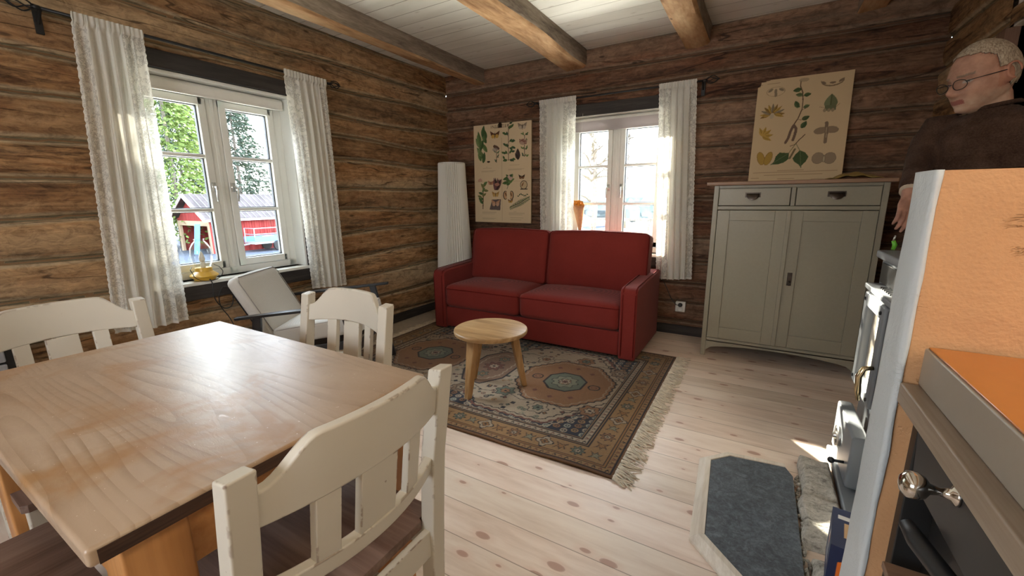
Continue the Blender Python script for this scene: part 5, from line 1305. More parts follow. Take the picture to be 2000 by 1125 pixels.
# ================================================================== armchair
def armchair():
    t = thing('armchair', 'light grey upholstered armchair with black wooden arms under the left window', 'armchair', (0.56, -2.125, 0.0), R(33))
    T = TR(-0.20, 0, 0.345) @ Matrix.Rotation(R(-28), 4, 'Y')
    mb = cushion(MB(), -0.085, 0.0, -0.245, 0.245, 0.0, 0.465, 0.01, T=T, n=18, rk=0.8)
    o = weld(mb.build('back_cushion', M['grey_fabric'], t))
    loop = [T @ Vector(q) for q in ((-0.004, -0.215, 0.02), (-0.004, 0.215, 0.02), (-0.004, 0.235, 0.05), (-0.004, 0.235, 0.42), (-0.006, 0.21, 0.455), (-0.006, -0.21, 0.455), (-0.004, -0.235, 0.42), (-0.004, -0.235, 0.05))]
    MB().tube(loop, 0.003, 6, closed=True).build('piping', M['piping'], o, smooth=True)
    T2 = TR(-0.22, 0, 0.30) @ Matrix.Rotation(R(-9), 4, 'Y')
    mb = cushion(MB(), 0.0, 0.56, -0.26, 0.26, 0.0, 0.12, 0.012, T=T2, n=18)
    o = weld(mb.build('seat_cushion', M['grey_fabric'], t))
    loop = [T2 @ Vector(q) for q in ((0.03, -0.255, 0.105), (0.53, -0.255, 0.105), (0.555, -0.23, 0.105), (0.555, 0.23, 0.105), (0.53, 0.255, 0.105), (0.03, 0.255, 0.105))]
    MB().tube(loop, 0.003, 6).build('piping', M['piping'], o, smooth=True)
    for s in (-1, 1):
        y = 0.325*s; pts = [(-0.40, 0.520), (-0.2, 0.542), (0.0, 0.562), (0.2, 0.583), (0.36, 0.598)]
        vs = []; fs = []
        for k, (x, z) in enumerate(pts):
            w_ = (0.020, 0.028, 0.030, 0.027, 0.018)[k]
            for a, b in ((-w_, 0.0), (-w_*0.8, -0.018), (w_*0.8, -0.018), (w_, 0.0)): vs.append((x, y+a, z+b))
        for k in range(4):
            for q in range(4): fs.append((k*4+q, k*4+(q+1) % 4, (k+1)*4+(q+1) % 4, (k+1)*4+q))
        fs += [(0, 1, 2, 3), (19, 18, 17, 16)]
        MB().add(vs, fs).build('armrest', M['blackwood'], t, bevel=0.004, seg=3)
        mb = MB(); bar(mb, (0.24, y, 0.573), (0.36, y, 0.012), 0.026, 0.046, (1, 0, 0)); mb.build('leg', M['blackwood'], t, bevel=0.004)
        mb = MB(); bar(mb, (-0.27, y, 0.524), (-0.33, y, 0.012), 0.026, 0.050, (1, 0, 0)); mb.build('leg', M['blackwood'], t, bevel=0.004)
        mb = MB(); bar(mb, (-0.30, y*0.93, 0.255), (0.33, y*0.93, 0.335), 0.022, 0.05); mb.build('side_rail', M['blackwood'], t, bevel=0.003)
    mb = MB().box((0.30, -0.31, 0.29), (0.325, 0.31, 0.335)).box((-0.26, -0.31, 0.235), (-0.235, 0.31, 0.28)); mb.build('cross_rail', M['blackwood'], t, bevel=0.003)
    mb = MB(); 
    for y in (-0.2, 0, 0.2): bar(mb, (-0.25, y, 0.26), (-0.47, y, 0.66), 0.03, 0.012, (0, 1, 0))
    mb.build('back_slat', M['blackwood'], t)
armchair()

# ================================================================== silver drawer unit far left
t = thing('drawer_unit', 'silver drawer unit glimpsed behind the chair back at the left edge', 'drawer unit', (0.28, -3.75, 0.001))
MB().box((-0.22, -0.26, 0.0), (0.195, 0.262, 0.72)).build('body', M['black_plastic'], t, bevel=0.006)
for k in range(5):
    o = MB().box((0.195, -0.235, 0.03+k*0.136), (0.215, 0.225, 0.03+k*0.136+0.128)).build('drawer', M['silver'], t, bevel=0.006)
    MB().tube([(0.215, -0.15, 0.115+k*0.136), (0.232, -0.14, 0.112+k*0.136), (0.232, 0.14, 0.112+k*0.136), (0.215, 0.15, 0.115+k*0.136)], 0.006, 8).build('handle', M['steel'], o, smooth=True)

# ================================================================== hearth
def hearth():
    t = thing('slate_hearth', 'octagonal blue-grey slate hearth slab with pale wooden edging on the floor', 'hearth', (3.1, -2.18, 0))
    sl = [(2.978, -1.935), (3.055, -1.855), (3.30, -1.825), (3.325, -1.95), (3.318, -2.45), (3.36, -2.70), (3.22, -2.62), (3.072, -2.485), (3.003, -2.435)]
    sl = [(2.985, -1.945), (3.057, -1.868), (3.275, -1.842), (3.300, -1.90), (3.302, -2.47), (3.36, -2.80), (3.13, -2.56), (3.010, -2.432)]
    sl = [(2.985, -1.945), (3.057, -1.868), (3.275, -1.842), (3.300, -1.90), (3.302, -2.47), (3.302, -2.66), (3.142, -2.565), (3.010, -2.432)]
    MB().prism(sl, 2, 0.002, 0.03).build('slab', M['slate'], t, world=True, bevel=0.003)
    ed = [sl[2], sl[1], sl[0], sl[7], sl[6], sl[5]]
    def off(poly, d):
        out = []
        for i, q in enumerate(poly):
            a = Vector(poly[max(i-1, 0)]); b = Vector(poly[min(i+1, len(poly)-1)]); c = Vector(q)
            n1 = (c-a).normalized() if i > 0 else (b-c).normalized(); n2 = (b-c).normalized() if i < len(poly)-1 else n1
            m = (Vector((n1.y, -n1.x))+Vector((n2.y, -n2.x))); m = m/(m.length**2/2) if m.length > 0 else m
            out.append((c.x-m.x*d*1.0, c.y-m.y*d*1.0))
        return out
    ins = off(ed, 0.0); o1 = off(ed, -0.022); o2 = off(ed, -0.048)
    # choose the outward side
    if Vector(o2[2]).x > Vector(ed[2]).x: o1 = off(ed, 0.022); o2 = off(ed, 0.048)
    for i in range(len(ed)-1):
        vs = []
        for k in (i, i+1):
            vs += [(*ed[k], 0.001), (*ed[k], 0.034), (*o1[k], 0.034), (*o2[k], 0.012), (*o2[k], 0.001)]
        fs = [(q, (q+1) % 5, 5+(q+1) % 5, 5+q) for q in range(5)]+[(4, 3, 2, 1, 0), (5, 6, 7, 8, 9)]
        MB().add(vs, fs).build('edging', M['hearth_trim'], t, world=True, bevel=0.0015)
hearth()
def stone(label, x0, x1, y0, y1, z, seed):
    mb = MB(); n = 44
    def fn(u, v):
        x = x0+(x1-x0)*u; y = y0+(y1-y0)*v; e = min(u, 1-u, v, 1-v)
        k = mnoise.noise(Vector((x*9+seed, y*9, 0)))*0.016+mnoise.noise(Vector((x*24, y*40+seed, 3)))*0.006
        zz = z*min(1, (e*8)**0.4 if e > 0 else 0)+k*min(1, e*10)
        x += mnoise.noise(Vector((y*8, seed, 1)))*0.022*(1-u); y += mnoise.noise(Vector((x*8, seed, 5)))*0.015
        return (x, y, max(0.001, zz))
    mb.grid(n, n, fn); o = mb.build('hearth_stone', M['stone'], smooth=True); tag(o, label, 'stone', 'rough natural stones beside the slate hearth')
stone('rough grey stone nearest the cabinet, beside the top corner of the slate hearth', 3.325, 3.445, -2.0, -1.72, 0.055, 1.0)
stone('rough pale stone in the middle of the row beside the slate hearth', 3.315, 3.445, -2.30, -2.01, 0.05, 4.3)
stone('sunlit stone under the blue carton beside the slate hearth', 3.325, 3.53, -2.87, -2.345, 0.05, 8.1)
mb = MB(); rr = random.Random(12)
for k in range(120):
    y = rr.uniform(-2.6, -1.86); mb.sphere((3.313+rr.uniform(-0.012, 0.012), y, 0.008+rr.uniform(0, 0.012)), rr.uniform(0.003, 0.008), 6)
o = mb.build('hearth_gravel', M['stone'], smooth=True); tag(o, 'crumbs of gravel in the joint between slate and stones', 'gravel', kind='stuff')

# ================================================================== partition wall
def partition():
    # plaster faces with soft irregularities, a rounded limewashed end
    X0, X1, YF, YB, Zt = 3.292, 5.5, -2.985, -2.895, 1.236
    def wob(a, b, s): return 0.005*mnoise.noise(Vector((a*3.1, b*3.1, s)))+0.003*mnoise.noise(Vector((a*11, b*11, s+4)))
    mb = MB(); nu, nz = 90, 60
    mb.mat = 0
    def half(z): return 0.0+0.028*(1-z/Zt)           # thicker towards the floor
    mb.grid(nu, nz, lambda u, v: (X0+0.004+(X1-X0-0.004)*u**1.4, YF+wob(u*2, v*1.2, 1)*(1 if u > 0 else 0.3), Zt*v))
    mb.grid(nu, 6, lambda u, v: (X0+0.004+(X1-X0-0.004)*u**1.4, YF+(YB-YF)*v, Zt+0.002*math.sin(u*9)))
    mb.grid(nu, nz, lambda u, v: (X0+0.004+(X1-X0-0.004)*u**1.4, YB+half(Zt*v), Zt*v))
    o = mb.build('wall_partition', M['plaster'], smooth=True); o['kind'] = 'structure'
    mb = MB()
    def endf(u, v):
        z = Zt*v+0.001; yb = YB+half(z); w_ = 0.008*mnoise.noise(Vector((z*7, 3, 1)))+0.004*mnoise.noise(Vector((z*19, 3, 1)))
        P = [(X0+0.008+w_*0.4, YF-0.002), (X0+0.004, YF-0.004), (X0+0.001, YF-0.001), (X0-0.001, YF+0.010), (X0-0.002, (YF+yb)/2), (X0-0.001, yb-0.010), (X0+0.003, yb), (X0+0.03, yb+0.003)]
        k = u*(len(P)-1); q = min(int(k), len(P)-2); f = k-q; a, b = P[q], P[q+1]
        return (a[0]+(b[0]-a[0])*f+0.0018*mnoise.noise(Vector((u*4, z*9, 7))), a[1]+(b[1]-a[1])*f+w_*0.15, z)
    mb.grid(29, 90, endf); o = mb.build('trim_5', M['limewash'], smooth=True, solid=0.004); o['kind'] = 'structure'
partition()

# ================================================================== wood stove behind the partition
def stove():
    X, Y0, Y1 = 3.50, -2.33, -1.545      # front plane x, y range (Y1 is the end far from the camera)
    t = thing('wood_stove', 'grey enamelled wood stove with glazed fire door behind the plastered partition', 'stove', (3.74, -1.9, 0.045))
    L = dict(parent=t, world=True)
    MB().box((3.56, Y0+0.02, 0.10), (3.93, Y1+0.10, 0.93)).build('body', M['stove'], bevel=0.008, **L)
    MB().box((3.530, Y0+0.02, 0.935), (3.94, Y1+0.075, 0.968)).build('top_plate', M['stove'], bevel=0.008, **L)
    MB().box((3.552, Y0+0.06, 0.83), (3.559, Y1+0.06, 0.915)).build('upper_panel', M['stove_black'], bevel=0.004, **L)
    MB().box((3.50, Y0+0.02, 0.805), (3.60, Y1+0.03, 0.828)).build('shelf', M['stove'], bevel=0.005, **L)
    mb = MB()
    for k in range(9): mb.box((3.525, -1.66-k*0.03, 0.828), (3.548, -1.648-k*0.03, 0.834))
    mb.build('vent', M['stove_black'], **L)
    MB().box((3.54, Y0+0.02, 0.03), (3.93, Y1+0.03, 0.10)).build('plinth', M['stove'], bevel=0.01, **L)
    # fire door: frame with a window
    y0, y1, z0, z1 = -1.885, -1.548, 0.385, 0.797; a = 0.055
    mb = MB().box((X, y0, z0), (X+0.05, y0+a, z1)).box((X, y1-a, z0), (X+0.05, y1, z1)).box((X, y0+a, z0), (X+0.05, y1-a, z0+0.05)).box((X, y0+a, z1-0.06), (X+0.05, y1-a, z1))
    d = mb.build('fire_door', M['stove'], bevel=0.010, seg=3, **L)
    def sub(mb, name, mat, **k):
        o = mb.build(name, mat, d, **k)
        for v in o.data.vertices: v.co = v.co-t.location
    sub(MB().box((X+0.03, y0+a, z0+0.05), (X+0.035, y1-a, z1-0.06)), 'glass', M['stove_glass'])
    for yy in (y0+0.03, y1-0.03):
        for zz in (z0+0.03, z1-0.03): sub(MB().cyl((X, yy, zz), (X-0.006, yy, zz), 0.007, n=12), 'bolt', M['stove_black'])
    sub(MB().box((X+0.012, y0-0.05, z0+0.01), (X+0.06, y0-0.001, z1-0.012)), 'door_side', M['stove_black'], bevel=0.004)
    sub(MB().tube([(X-0.002, y0-0.008, 0.56), (X-0.03, y0-0.012, 0.555), (X-0.042, y0-0.012, 0.52), (X-0.036, y0-0.005, 0.46), (X-0.030, y0, 0.42)], [0.008, 0.010, 0.011, 0.011, 0.007], 12), 'handle', M['brass'], smooth=True)
    # ash door with round damper
    z0, z1 = 0.055, 0.278
    d = MB().box((X-0.035, -1.93, z0), (X+0.02, -1.56, z1)).build('ash_door', M['stove'], bevel=0.012, seg=3, **L)
    T = TR(X-0.035, -1.70, 0.165) @ Matrix.Rotation(R(-90), 4, 'Y')
    mb = MB().lathe([(0.05, 0), (0.05, 0.008), (0.045, 0.012), (0.015, 0.012), (0.013, 0.022), (0.008, 0.024)], 32, T=T); sub(mb, 'damper', M['steel'], smooth=False)
    for k in range(3):
        q = R(90+120*k); sub(MB().sphere((X-0.047, -1.70+0.03*math.cos(q), 0.165+0.03*math.sin(q)), 0.010, 10, sc=(0.25, 1, 1)), 'damper_hole', M['stove_black'])
    sub(MB().tube([(X-0.035, -1.86, 0.13), (X-0.07, -1.865, 0.13)], 0.006, 8).sphere((X-0.078, -1.866, 0.13), 0.013, 12), 'knob', M['stove_black'], smooth=True)
    MB().box((X-0.05, -2.2, 0.012), (X+0.06, -1.56, 0.045)).build('ash_lip', M['stove'], bevel=0.008, **L)
    mb = MB()
    for y in (Y0+0.08, Y1-0.02): 
        for x in (3.60, 3.88): mb.cyl((x, y, 0.045-0.0), (x, y, 0.06), 0.02, n=12)
    MB().cyl((3.80, -2.2, 0.968), (3.80, -2.2, 2.50), 0.075, n=32).build('flue_pipe', M['stove_black'], smooth=True, **L)
g = G('pale_glare_glass'); n_ = g.noise(g.map(g.obj(), (1, 1, 1)), 6, 4, 0.6, 0.8)
M['stove_glass'] = g.bsdf(g.ramp(n_, (0.35, (0.30, 0.26, 0.20)), (0.65, (0.75, 0.70, 0.60))), 0.2)  # pale mottled colour carries the sunlit glare on the door glass
stove()
# something in the hand: a lighter with green handle
t = thing('gas_lighter', 'green-handled lighter held just above the stove top', 'lighter', (3.598, -1.400, 0.955))
MB().tube([(0.0, 0.0, 0.008), (0.004, 0.002, 0.03), (-0.004, 0.0, 0.048)], [0.007, 0.009, 0.007], 10).build('handle', M['green'], t, smooth=True)
MB().cyl((-0.004, 0, 0.046), (0.000, -0.004, 0.072), 0.004, n=10).build('metal_tip', M['steel'], t, smooth=True)

# blue carton of firelighters
def carton():
    t = thing('firelighter_carton', 'dark blue carton with orange flame print standing on the stones', 'box', (3.405, -2.44, 0.058), R(-8))
    w_, d_, h_ = 0.11, 0.19, 0.165
    MB().box((-w_/2+0.001, -d_/2+0.001, 0), (w_/2-0.001, d_/2-0.001, h_-0.001)).build('carton_body', simple('navy_card', (0.02, 0.03, 0.09), 0.5), t, bevel=0.002)
    p = Pic(d_, h_, 0.0022, (0.016, 0.028, 0.085)); wht = (0.75, 0.75, 0.72); og = (0.75, 0.19, 0.03)
    p.poly([(0.06, 0.10), (0.095, 0.155), (0.13, 0.10)], wht); p.poly([(0.078, 0.102), (0.095, 0.135), (0.112, 0.102)], og)
    for k, L_ in enumerate((0.07, 0.09, 0.05)): p.rect(0.05, 0.075-k*0.018, 0.05+L_, 0.083-k*0.018, wht)
    p.mesh('side_print', M['vbox'], lambda x, y: np.stack([np.full_like(x, -w_/2), d_/2-x, y], 1), t)
    p = Pic(w_, h_, 0.0022, (0.016, 0.028, 0.085)); p.poly([(0.02, 0.05), (0.09, 0.05), (0.09, 0.12), (0.06, 0.135), (0.02, 0.115)], og); p.poly([(0.03, 0.115), (0.045, 0.15), (0.06, 0.12), (0.08, 0.155), (0.09, 0.11)], wht)
    for k in range(2): p.rect(0.02, 0.03-k*0.012, 0.09, 0.036-k*0.012, wht)
    p.mesh('front_print', M['vbox'], lambda x, y: np.stack([x-w_/2, np.full_like(x, -d_/2), y], 1), t)
    p = Pic(w_, d_, 0.0022, (0.016, 0.028, 0.085)); p.rect(0.03, 0.05, 0.10, 0.12, (0.65, 0.42, 0.22)); p.rect(0.015, 0.135, 0.09, 0.155, wht)
    p.mesh('top_print', M['vbox'], lambda x, y: np.stack([x-w_/2, y-d_/2, np.full_like(x, h_)], 1), t)
carton()
t = thing('firewood_piece', 'small brown piece of split wood on the stones at the bottom edge', 'firewood', (3.345, -2.60, 0.055), R(25))
MB().prism([(-0.03, 0), (0.03, 0), (0.02, 0.03), (-0.018, 0.026)], 0, -0.02, 0.13).build('split_wood', M['cabtop'], t, bevel=0.002)

# ================================================================== kitchen counter at the right edge
def counter():
    t = thing('kitchen_counter', 'black kitchen cabinet with pale oak worktop at the right edge of the picture', 'counter', (3.6, -3.6, 0.001))
    L = dict(parent=t, world=True)
    MB().box((3.297, -4.6, 0.866), (3.92, -2.992, 0.90)).build('worktop', M['worktop'], bevel=0.003, **L)
    MB().box((3.322, -3.02, 0.0), (3.9, -2.994, 0.865)).build('side_panel', M['black_front'], bevel=0.002, **L)
    MB().box((3.36, -4.6, 0.05), (3.90, -3.021, 0.862)).build('carcass', M['stove_black'], **L)
    d = MB().prism([(-3.058, 0.768), (-3.040, 0.862), (-4.5, 0.862), (-4.5, 0.768)], 0, 3.315, 3.335).build('drawer', M['black_front'], bevel=0.002, **L)
    T = TR(3.315, -3.205, 0.838) @ Matrix.Rotation(R(-90), 4, 'Y')
    k = MB().lathe([(0.013, 0), (0.013, 0.004), (0.007, 0.007), (0.005, 0.018), (0.007, 0.026), (0.014, 0.031), (0.0175, 0.039), (0.0165, 0.048), (0.010, 0.054), (0.003, 0.056)], 32, T=T).build('knob', M['nickel'], d, smooth=True)
    for v in k.data.vertices: v.co = v.co-t.location
    k = MB().tube([(3.296, -3.135, 0.738), (3.303, -3.16, 0.731), (3.345, -3.26, 0.706), (3.40, -3.40, 0.672)], [0.009, 0.0125, 0.0125, 0.0125], 16).build('oven_handle', M['black_plastic'], smooth=True, **L)
    MB().box((3.335, -4.5, 0.20), (3.361, -3.25, 0.70)).build('oven_door', M['black_front'], bevel=0.003, **L)
    MB().box((3.30, -3.25, 0.60), (3.42, -3.06, 0.612)).build('pull_out_board', M['cabtop'], bevel=0.002, **L)
counter()
t = thing('hob_unit', 'beige countertop unit with glossy top coloured with the orange wall reflection standing on the oak worktop', 'appliance', (3.6, -3.6, 0.9005))
MB().box((3.318, -4.4, 0.901), (3.88, -2.993, 0.963)).build('housing', M['hob_side'], t, bevel=0.003, world=True)
MB().box((3.3215, -4.395, 0.963), (3.875, -2.998, 0.966)).build('glass_top', M['hob_glass'], t, bevel=0.001, world=True)

# ================================================================== the man
def man():
    px, py = 3.80, -1.44        # feet / pelvis axis
    FACE = R(225)               # direction the chest faces (towards -x,-y)
    t = thing('person', 'man with short grey hair and glasses in a dark brown sweater standing behind the partition', 'person', (px, py, 0.0))
    tmp = []
    def skin(chain, name):
        """chain: list of (point, radius, parent index)"""
        me = bpy.data.meshes.new(name); me.from_pydata([c[0] for c in chain], [(c[2], i) for i, c in enumerate(chain) if c[2] is not None], [])
        o = bpy.data.objects.new(name, me); COL.objects.link(o)
        m = o.modifiers.new('skin', 'SKIN'); m.use_smooth_shade = True
        for i, c in enumerate(chain):
            r_ = c[1] if isinstance(c[1], tuple) else (c[1], c[1]); me.skin_vertices[0].data[i].radius = r_
            me.skin_vertices[0].data[i].use_root = (i == 0)
        o.modifiers.new('sub', 'SUBSURF').levels = 2
        dg = bpy.context.evaluated_depsgraph_get(); ev = o.evaluated_get(dg); me2 = bpy.data.meshes.new_from_object(ev)
        bpy.data.objects.remove(o); return me2
    f = Vector((math.cos(FACE), math.sin(FACE), 0)); s = Vector((-f.y, f.x, 0))    # s: the man's left
    def W(a, b, z): return Vector((0, 0, 0))+f*a+s*b+Vector((0, 0, z))            # forward, left, up (local to thing)
    # --- sweater torso and arms (arm at image left = his right arm, side -s)
    hand = Vector((3.555-px, -1.655-py, 1.07))
    wrist = Vector((3.568-px, -1.60-py, 1.20)); elbow = Vector((3.625-px, -1.42-py, 1.355)); sh = Vector((3.665-px, -1.36-py, 1.455))
    shl = Vector((3.985-px, -1.60-py, 1.52)); ell = Vector((4.06-px, -1.66-py, 1.22)); wrl = Vector((3.98-px, -1.74-py, 1.02))
    shl = Vector((0.15, -0.12, 1.47)); ell = Vector((0.13, -0.17, 1.28)); wrl = Vector((0.05, -0.26, 1.08))
    spine = Vector((0, 0, 0))
    mid = (sh+shl)/2
    body_parts = []
    torso = [(Vector((mid.x*0.4, mid.y*0.4, 0.98)), (0.155, 0.11), None), (Vector((mid.x*0.6, mid.y*0.6, 1.15)), (0.150, 0.105), 0), (Vector((mid.x*0.8, mid.y*0.8, 1.34)), (0.165, 0.115), 1), (mid+Vector((0, 0, -0.06)), (0.15, 0.10), 2), (mid+Vector((0, 0, 0.035)), (0.075, 0.07), 3)]
    def ringtube(pts, rads, n=28, sq=None):
        """elliptic rings, wide axis along the shoulder line"""
        mb = MB(); sl_ = (shl-sh); sl_.z = 0; sl_.normalize(); fr = Vector((sl_.y, -sl_.x, 0)); vs = []
        for p, (a, b) in zip(pts, rads):
            for k in range(n):
                q = 2*PI*k/n; vs.append(p+sl_*a*math.cos(q)+fr*b*math.sin(q))
        fs = [(i*n+k, i*n+(k+1) % n, (i+1)*n+(k+1) % n, (i+1)*n+k) for i in range(len(pts)-1) for k in range(n)]
        fs += [tuple(range(n))[::-1], tuple(range((len(pts)-1)*n, len(pts)*n))]
        return mb.add(vs, fs)
    def at(k, z): return Vector((mid.x*k, mid.y*k, z))
    zs = [(0.4, 0.92, 0.165, 0.115), (0.5, 1.02, 0.163, 0.118), (0.7, 1.18, 0.165, 0.120), (0.85, 1.32, 0.178, 0.125), (1, 1.38, 0.188, 0.122), (1, 1.435, 0.178, 0.105), (1, 1.475, 0.14, 0.085), (1, 1.502, 0.085, 0.068), (1, 1.52, 0.068, 0.064)]
    sw = ringtube([at(k, z) for k, z, a, b in zs], [(a, b) for k, z, a, b in zs])
    def arm(mb, pts, rads):
        mb.tube(pts, rads, 18)
    arm(sw, [mid+(sh-mid)*0.55+Vector((0, 0, 0.0)), sh, sh.lerp(elbow, 0.5), elbow, elbow.lerp(wrist, 0.5), wrist], [0.062, 0.068, 0.058, 0.052, 0.046, 0.040])
    arm(sw, [mid+(shl-mid)*0.55, shl, shl.lerp(ell, 0.5), ell, ell.lerp(wrl, 0.5), wrl], [0.062, 0.068, 0.058, 0.052, 0.045, 0.040])
    def remeshed(mb, name, mat, voxel, smooth_it=6):
        o = mb.build(name+'_tmp', mat)
        r_ = o.modifiers.new('r', 'REMESH'); r_.mode = 'VOXEL'; r_.voxel_size = voxel
        q = o.modifiers.new('s', 'SMOOTH'); q.iterations = smooth_it; q.factor = 0.5
        dg = bpy.context.evaluated_depsgraph_get(); me = bpy.data.meshes.new_from_object(o.evaluated_get(dg)); me.name = name
        bpy.data.objects.remove(o)
        o2 = bpy.data.objects.new(name, me); COL.objects.link(o2); o2.parent = t; me.materials.clear(); me.materials.append(mat)
        me.polygons.foreach_set('use_smooth', [True]*len(me.polygons)); return o2
    # --- head in its own frame: +X face direction, +Y left, +Z up; centre of the skull
    HC = Vector((3.752-px, -1.470-py, 1.638))
    yaw = R(207); pitch = R(16)
    HM = TR(*HC) @ RZ(yaw) @ Matrix.Rotation(pitch, 4, 'Y') @ Matrix.Scale(1.12, 4)
    bm = MB(); n, m_ = 72, 56; vs = []
    def head_r(th, ph):
        # th azimuth (0 = face), ph latitude
        x, y, z = math.cos(ph)*math.cos(th), math.cos(ph)*math.sin(th), math.sin(ph)
        X, Y, Z = x*0.098, y*0.076, z*0.118
        fx = max(0, x)
        if z < 0:  # jaw narrows
            k = 1-0.16*(-z)**1.3; Y *= k
            X = X + 0.050*(fx**0.6)*((-z)**1.8) 
            if x < 0: X *= 1-0.35*(-z)
        if z > 0 and x < 0: X *= 1.04
        def bump(x0, y0, z0, r_, h): d2 = ((Y-y0)/r_[0])**2+((Z-z0)/r_[1])**2; return h*math.exp(-d2) if x > 0 else 0
        X += bump(0, 0, -0.028, (0.013, 0.016), 0.024)+bump(0, 0, -0.010, (0.009, 0.020), 0.012)        # nose
        X += bump(-0.030, 0, 0.020, (0.024, 0.008), 0.006)*0
        for q in (-1, 1):
            X -= bump(0, q*0.032, 0.002, (0.017, 0.013), 0.014); X += bump(0, q*0.030, 0.023, (0.022, 0.008), 0.006); X += bump(0, q*0.042, -0.028, (0.018, 0.018), 0.005); X += bump(0, q*0.014, -0.036, (0.006, 0.006), 0.006)
            X += bump(0, q*0.032, 0.000, (0.011, 0.006), 0.006)
        X += bump(0, 0, -0.058, (0.024, 0.005), 0.005)+bump(0, 0, -0.068, (0.020, 0.006), 0.006)-bump(0, 0, -0.063, (0.024, 0.002), 0.005)+bump(0, 0, -0.098, (0.024, 0.014), 0.016)
        return Vector((X, Y, Z))
    vs = [head_r(2*PI*k/n, -PI/2+PI*(i+0.5)/m_) for i in range(m_) for k in range(n)]
    fs = [(i*n+k, i*n+(k+1) % n, (i+1)*n+(k+1) % n, (i+1)*n+k) for i in range(m_-1) for k in range(n)]+[tuple(range(n))[::-1], tuple(range((m_-1)*n, m_*n))]
    bm.add(vs, fs, HM)
    for q in (-1, 1):                                             # ears
        E_ = HM @ TR(-0.008, q*0.073, -0.010) @ RZ(q*R(-20))
        bm.sphere((0, 0, 0), 0.030, 16, E_, sc=(0.62, 0.30, 1.05)); bm.tube([E_ @ Vector((-0.012+0.017*math.cos(a), q*0.010, 0.006+0.026*math.sin(a))) for a in [R(-100+k*25) for k in range(13)]], 0.0048, 8)
    neckb = mid+Vector((0, 0, 0.0)); nk = HM @ Vector((-0.025, 0, -0.07))
    bm.tube([neckb+Vector((0, 0, -0.03)), neckb.lerp(nk, 0.5)+Vector((0, 0, 0.01)), nk], [0.062, 0.056, 0.056], 20)
    # forearm/hand of the visible arm
    dirh = (hand-wrist).normalized(); 
    bm.tube([elbow.lerp(wrist, 0.6), wrist, wrist.lerp(hand, 0.35)], [0.034, 0.029, 0.026], 16)
    side = Vector((0.80, 0.55, 0)).normalized(); side = (side-dirh*side.dot(dirh)).normalized(); nrm = dirh.cross(side)
    palm0 = wrist.lerp(hand, 0.25); palm1 = wrist+dirh*0.098
    bm.tube([palm0, palm0.lerp(palm1, 0.45), palm1], [0.030, 0.042, 0.041], 18, flat=(1.0, 0.42)) if False else None
    pm = MB(); rows = []
    for k, (q, wd, th) in enumerate(((0.0, 0.028, 0.020), (0.3, 0.036, 0.019), (0.65, 0.042, 0.017), (1.0, 0.041, 0.013))):
        c = palm0.lerp(palm1, q)
        for j in range(16):
            a = 2*PI*j/16; rows.append(c+side*wd*math.cos(a)+nrm*th*math.sin(a))
    fs = [(i*16+k, i*16+(k+1) % 16, (i+1)*16+(k+1) % 16, (i+1)*16+k) for i in range(3) for k in range(16)]+[tuple(range(16))[::-1], tuple(range(48, 64))]
    bm.add(rows, fs)
    for k, (o_, L_, r_) in enumerate(((-0.031, 0.062, 0.0080), (-0.011, 0.078, 0.0088), (0.010, 0.082, 0.0090), (0.031, 0.072, 0.0086))):
        b = palm1+side*o_-dirh*0.012; d1 = (dirh+side*o_*1.2).normalized(); bend = -nrm if nrm.z > 0 else nrm
        pts = [b, b+d1*(0.012+L_*0.45)]
        d2 = (d1+bend*0.35).normalized(); pts.append(pts[-1]+d2*L_*0.32); d3 = (d1+bend*0.8).normalized(); pts.append(pts[-1]+d3*L_*0.24)
        bm.tube(pts, [r_*1.12, r_*1.05, r_*0.95, r_*0.72], 12); bm.sphere(pts[-1], r_*0.72, 10); bm.sphere(pts[1], r_*1.08, 10)
    b = palm0+side*0.026+dirh*0.015; p1 = b+(side*0.6+dirh*0.9).normalized()*0.042; p2 = p1+(side*0.15+dirh).normalized()*0.034
    bm.tube([b, p1, p2], [0.014, 0.0115, 0.008], 12); bm.sphere(p2, 0.008, 10); bm.sphere(p1, 0.0118, 10)
    # the other hand, hidden behind the partition
    dl = (Vector((-0.2, -0.3, -0.9))).normalized(); bm.tube([ell.lerp(wrl, 0.6), wrl, wrl+dl*0.05], [0.034, 0.029, 0.024], 14)
    bm.sphere(wrl+dl*0.075, 0.042, 14, sc=(0.8, 0.5, 1.0))
    for k in range(4):
        b = wrl+dl*0.10+Vector((0.018*(k-1.5), -0.01*(k-1.5), 0)); bm.tube([b-dl*0.02, b+dl*0.035, b+dl*0.06+Vector((0, 0.01, 0))], [0.009, 0.0085, 0.007], 10)
    b = wrl+dl*0.05; bm.tube([b, b+Vector((-0.04, 0, -0.03)), b+Vector((-0.05, -0.01, -0.06))], [0.013, 0.011, 0.008], 10)
    # inner body under the clothes so the figure is one whole
    bm.v += [tuple(mid+(Vector(v_)-mid)*0.90) for v_ in ringtube([at(k, z) for k, z, a, b in zs], [(a, b) for k, z, a, b in zs]).v]
    base = len(bm.v)-28*len(zs); nn = 28
    for i in range(len(zs)-1):
        for k in range(nn): bm.f.append((base+i*nn+k, base+i*nn+(k+1) % nn, base+(i+1)*nn+(k+1) % nn, base+(i+1)*nn+k)); bm.mi.append(0)
    bm.f += [tuple(base+q for q in range(nn))[::-1], tuple(base+(len(zs)-1)*nn+q for q in range(nn))]; bm.mi += [0, 0]
    bm.tube([mid+(sh-mid)*0.5, sh, elbow, elbow.lerp(wrist, 0.7)], [0.05, 0.052, 0.042, 0.033], 16); bm.tube([mid+(shl-mid)*0.5, shl, ell, ell.lerp(wrl, 0.7)], [0.05, 0.052, 0.042, 0.033], 16)
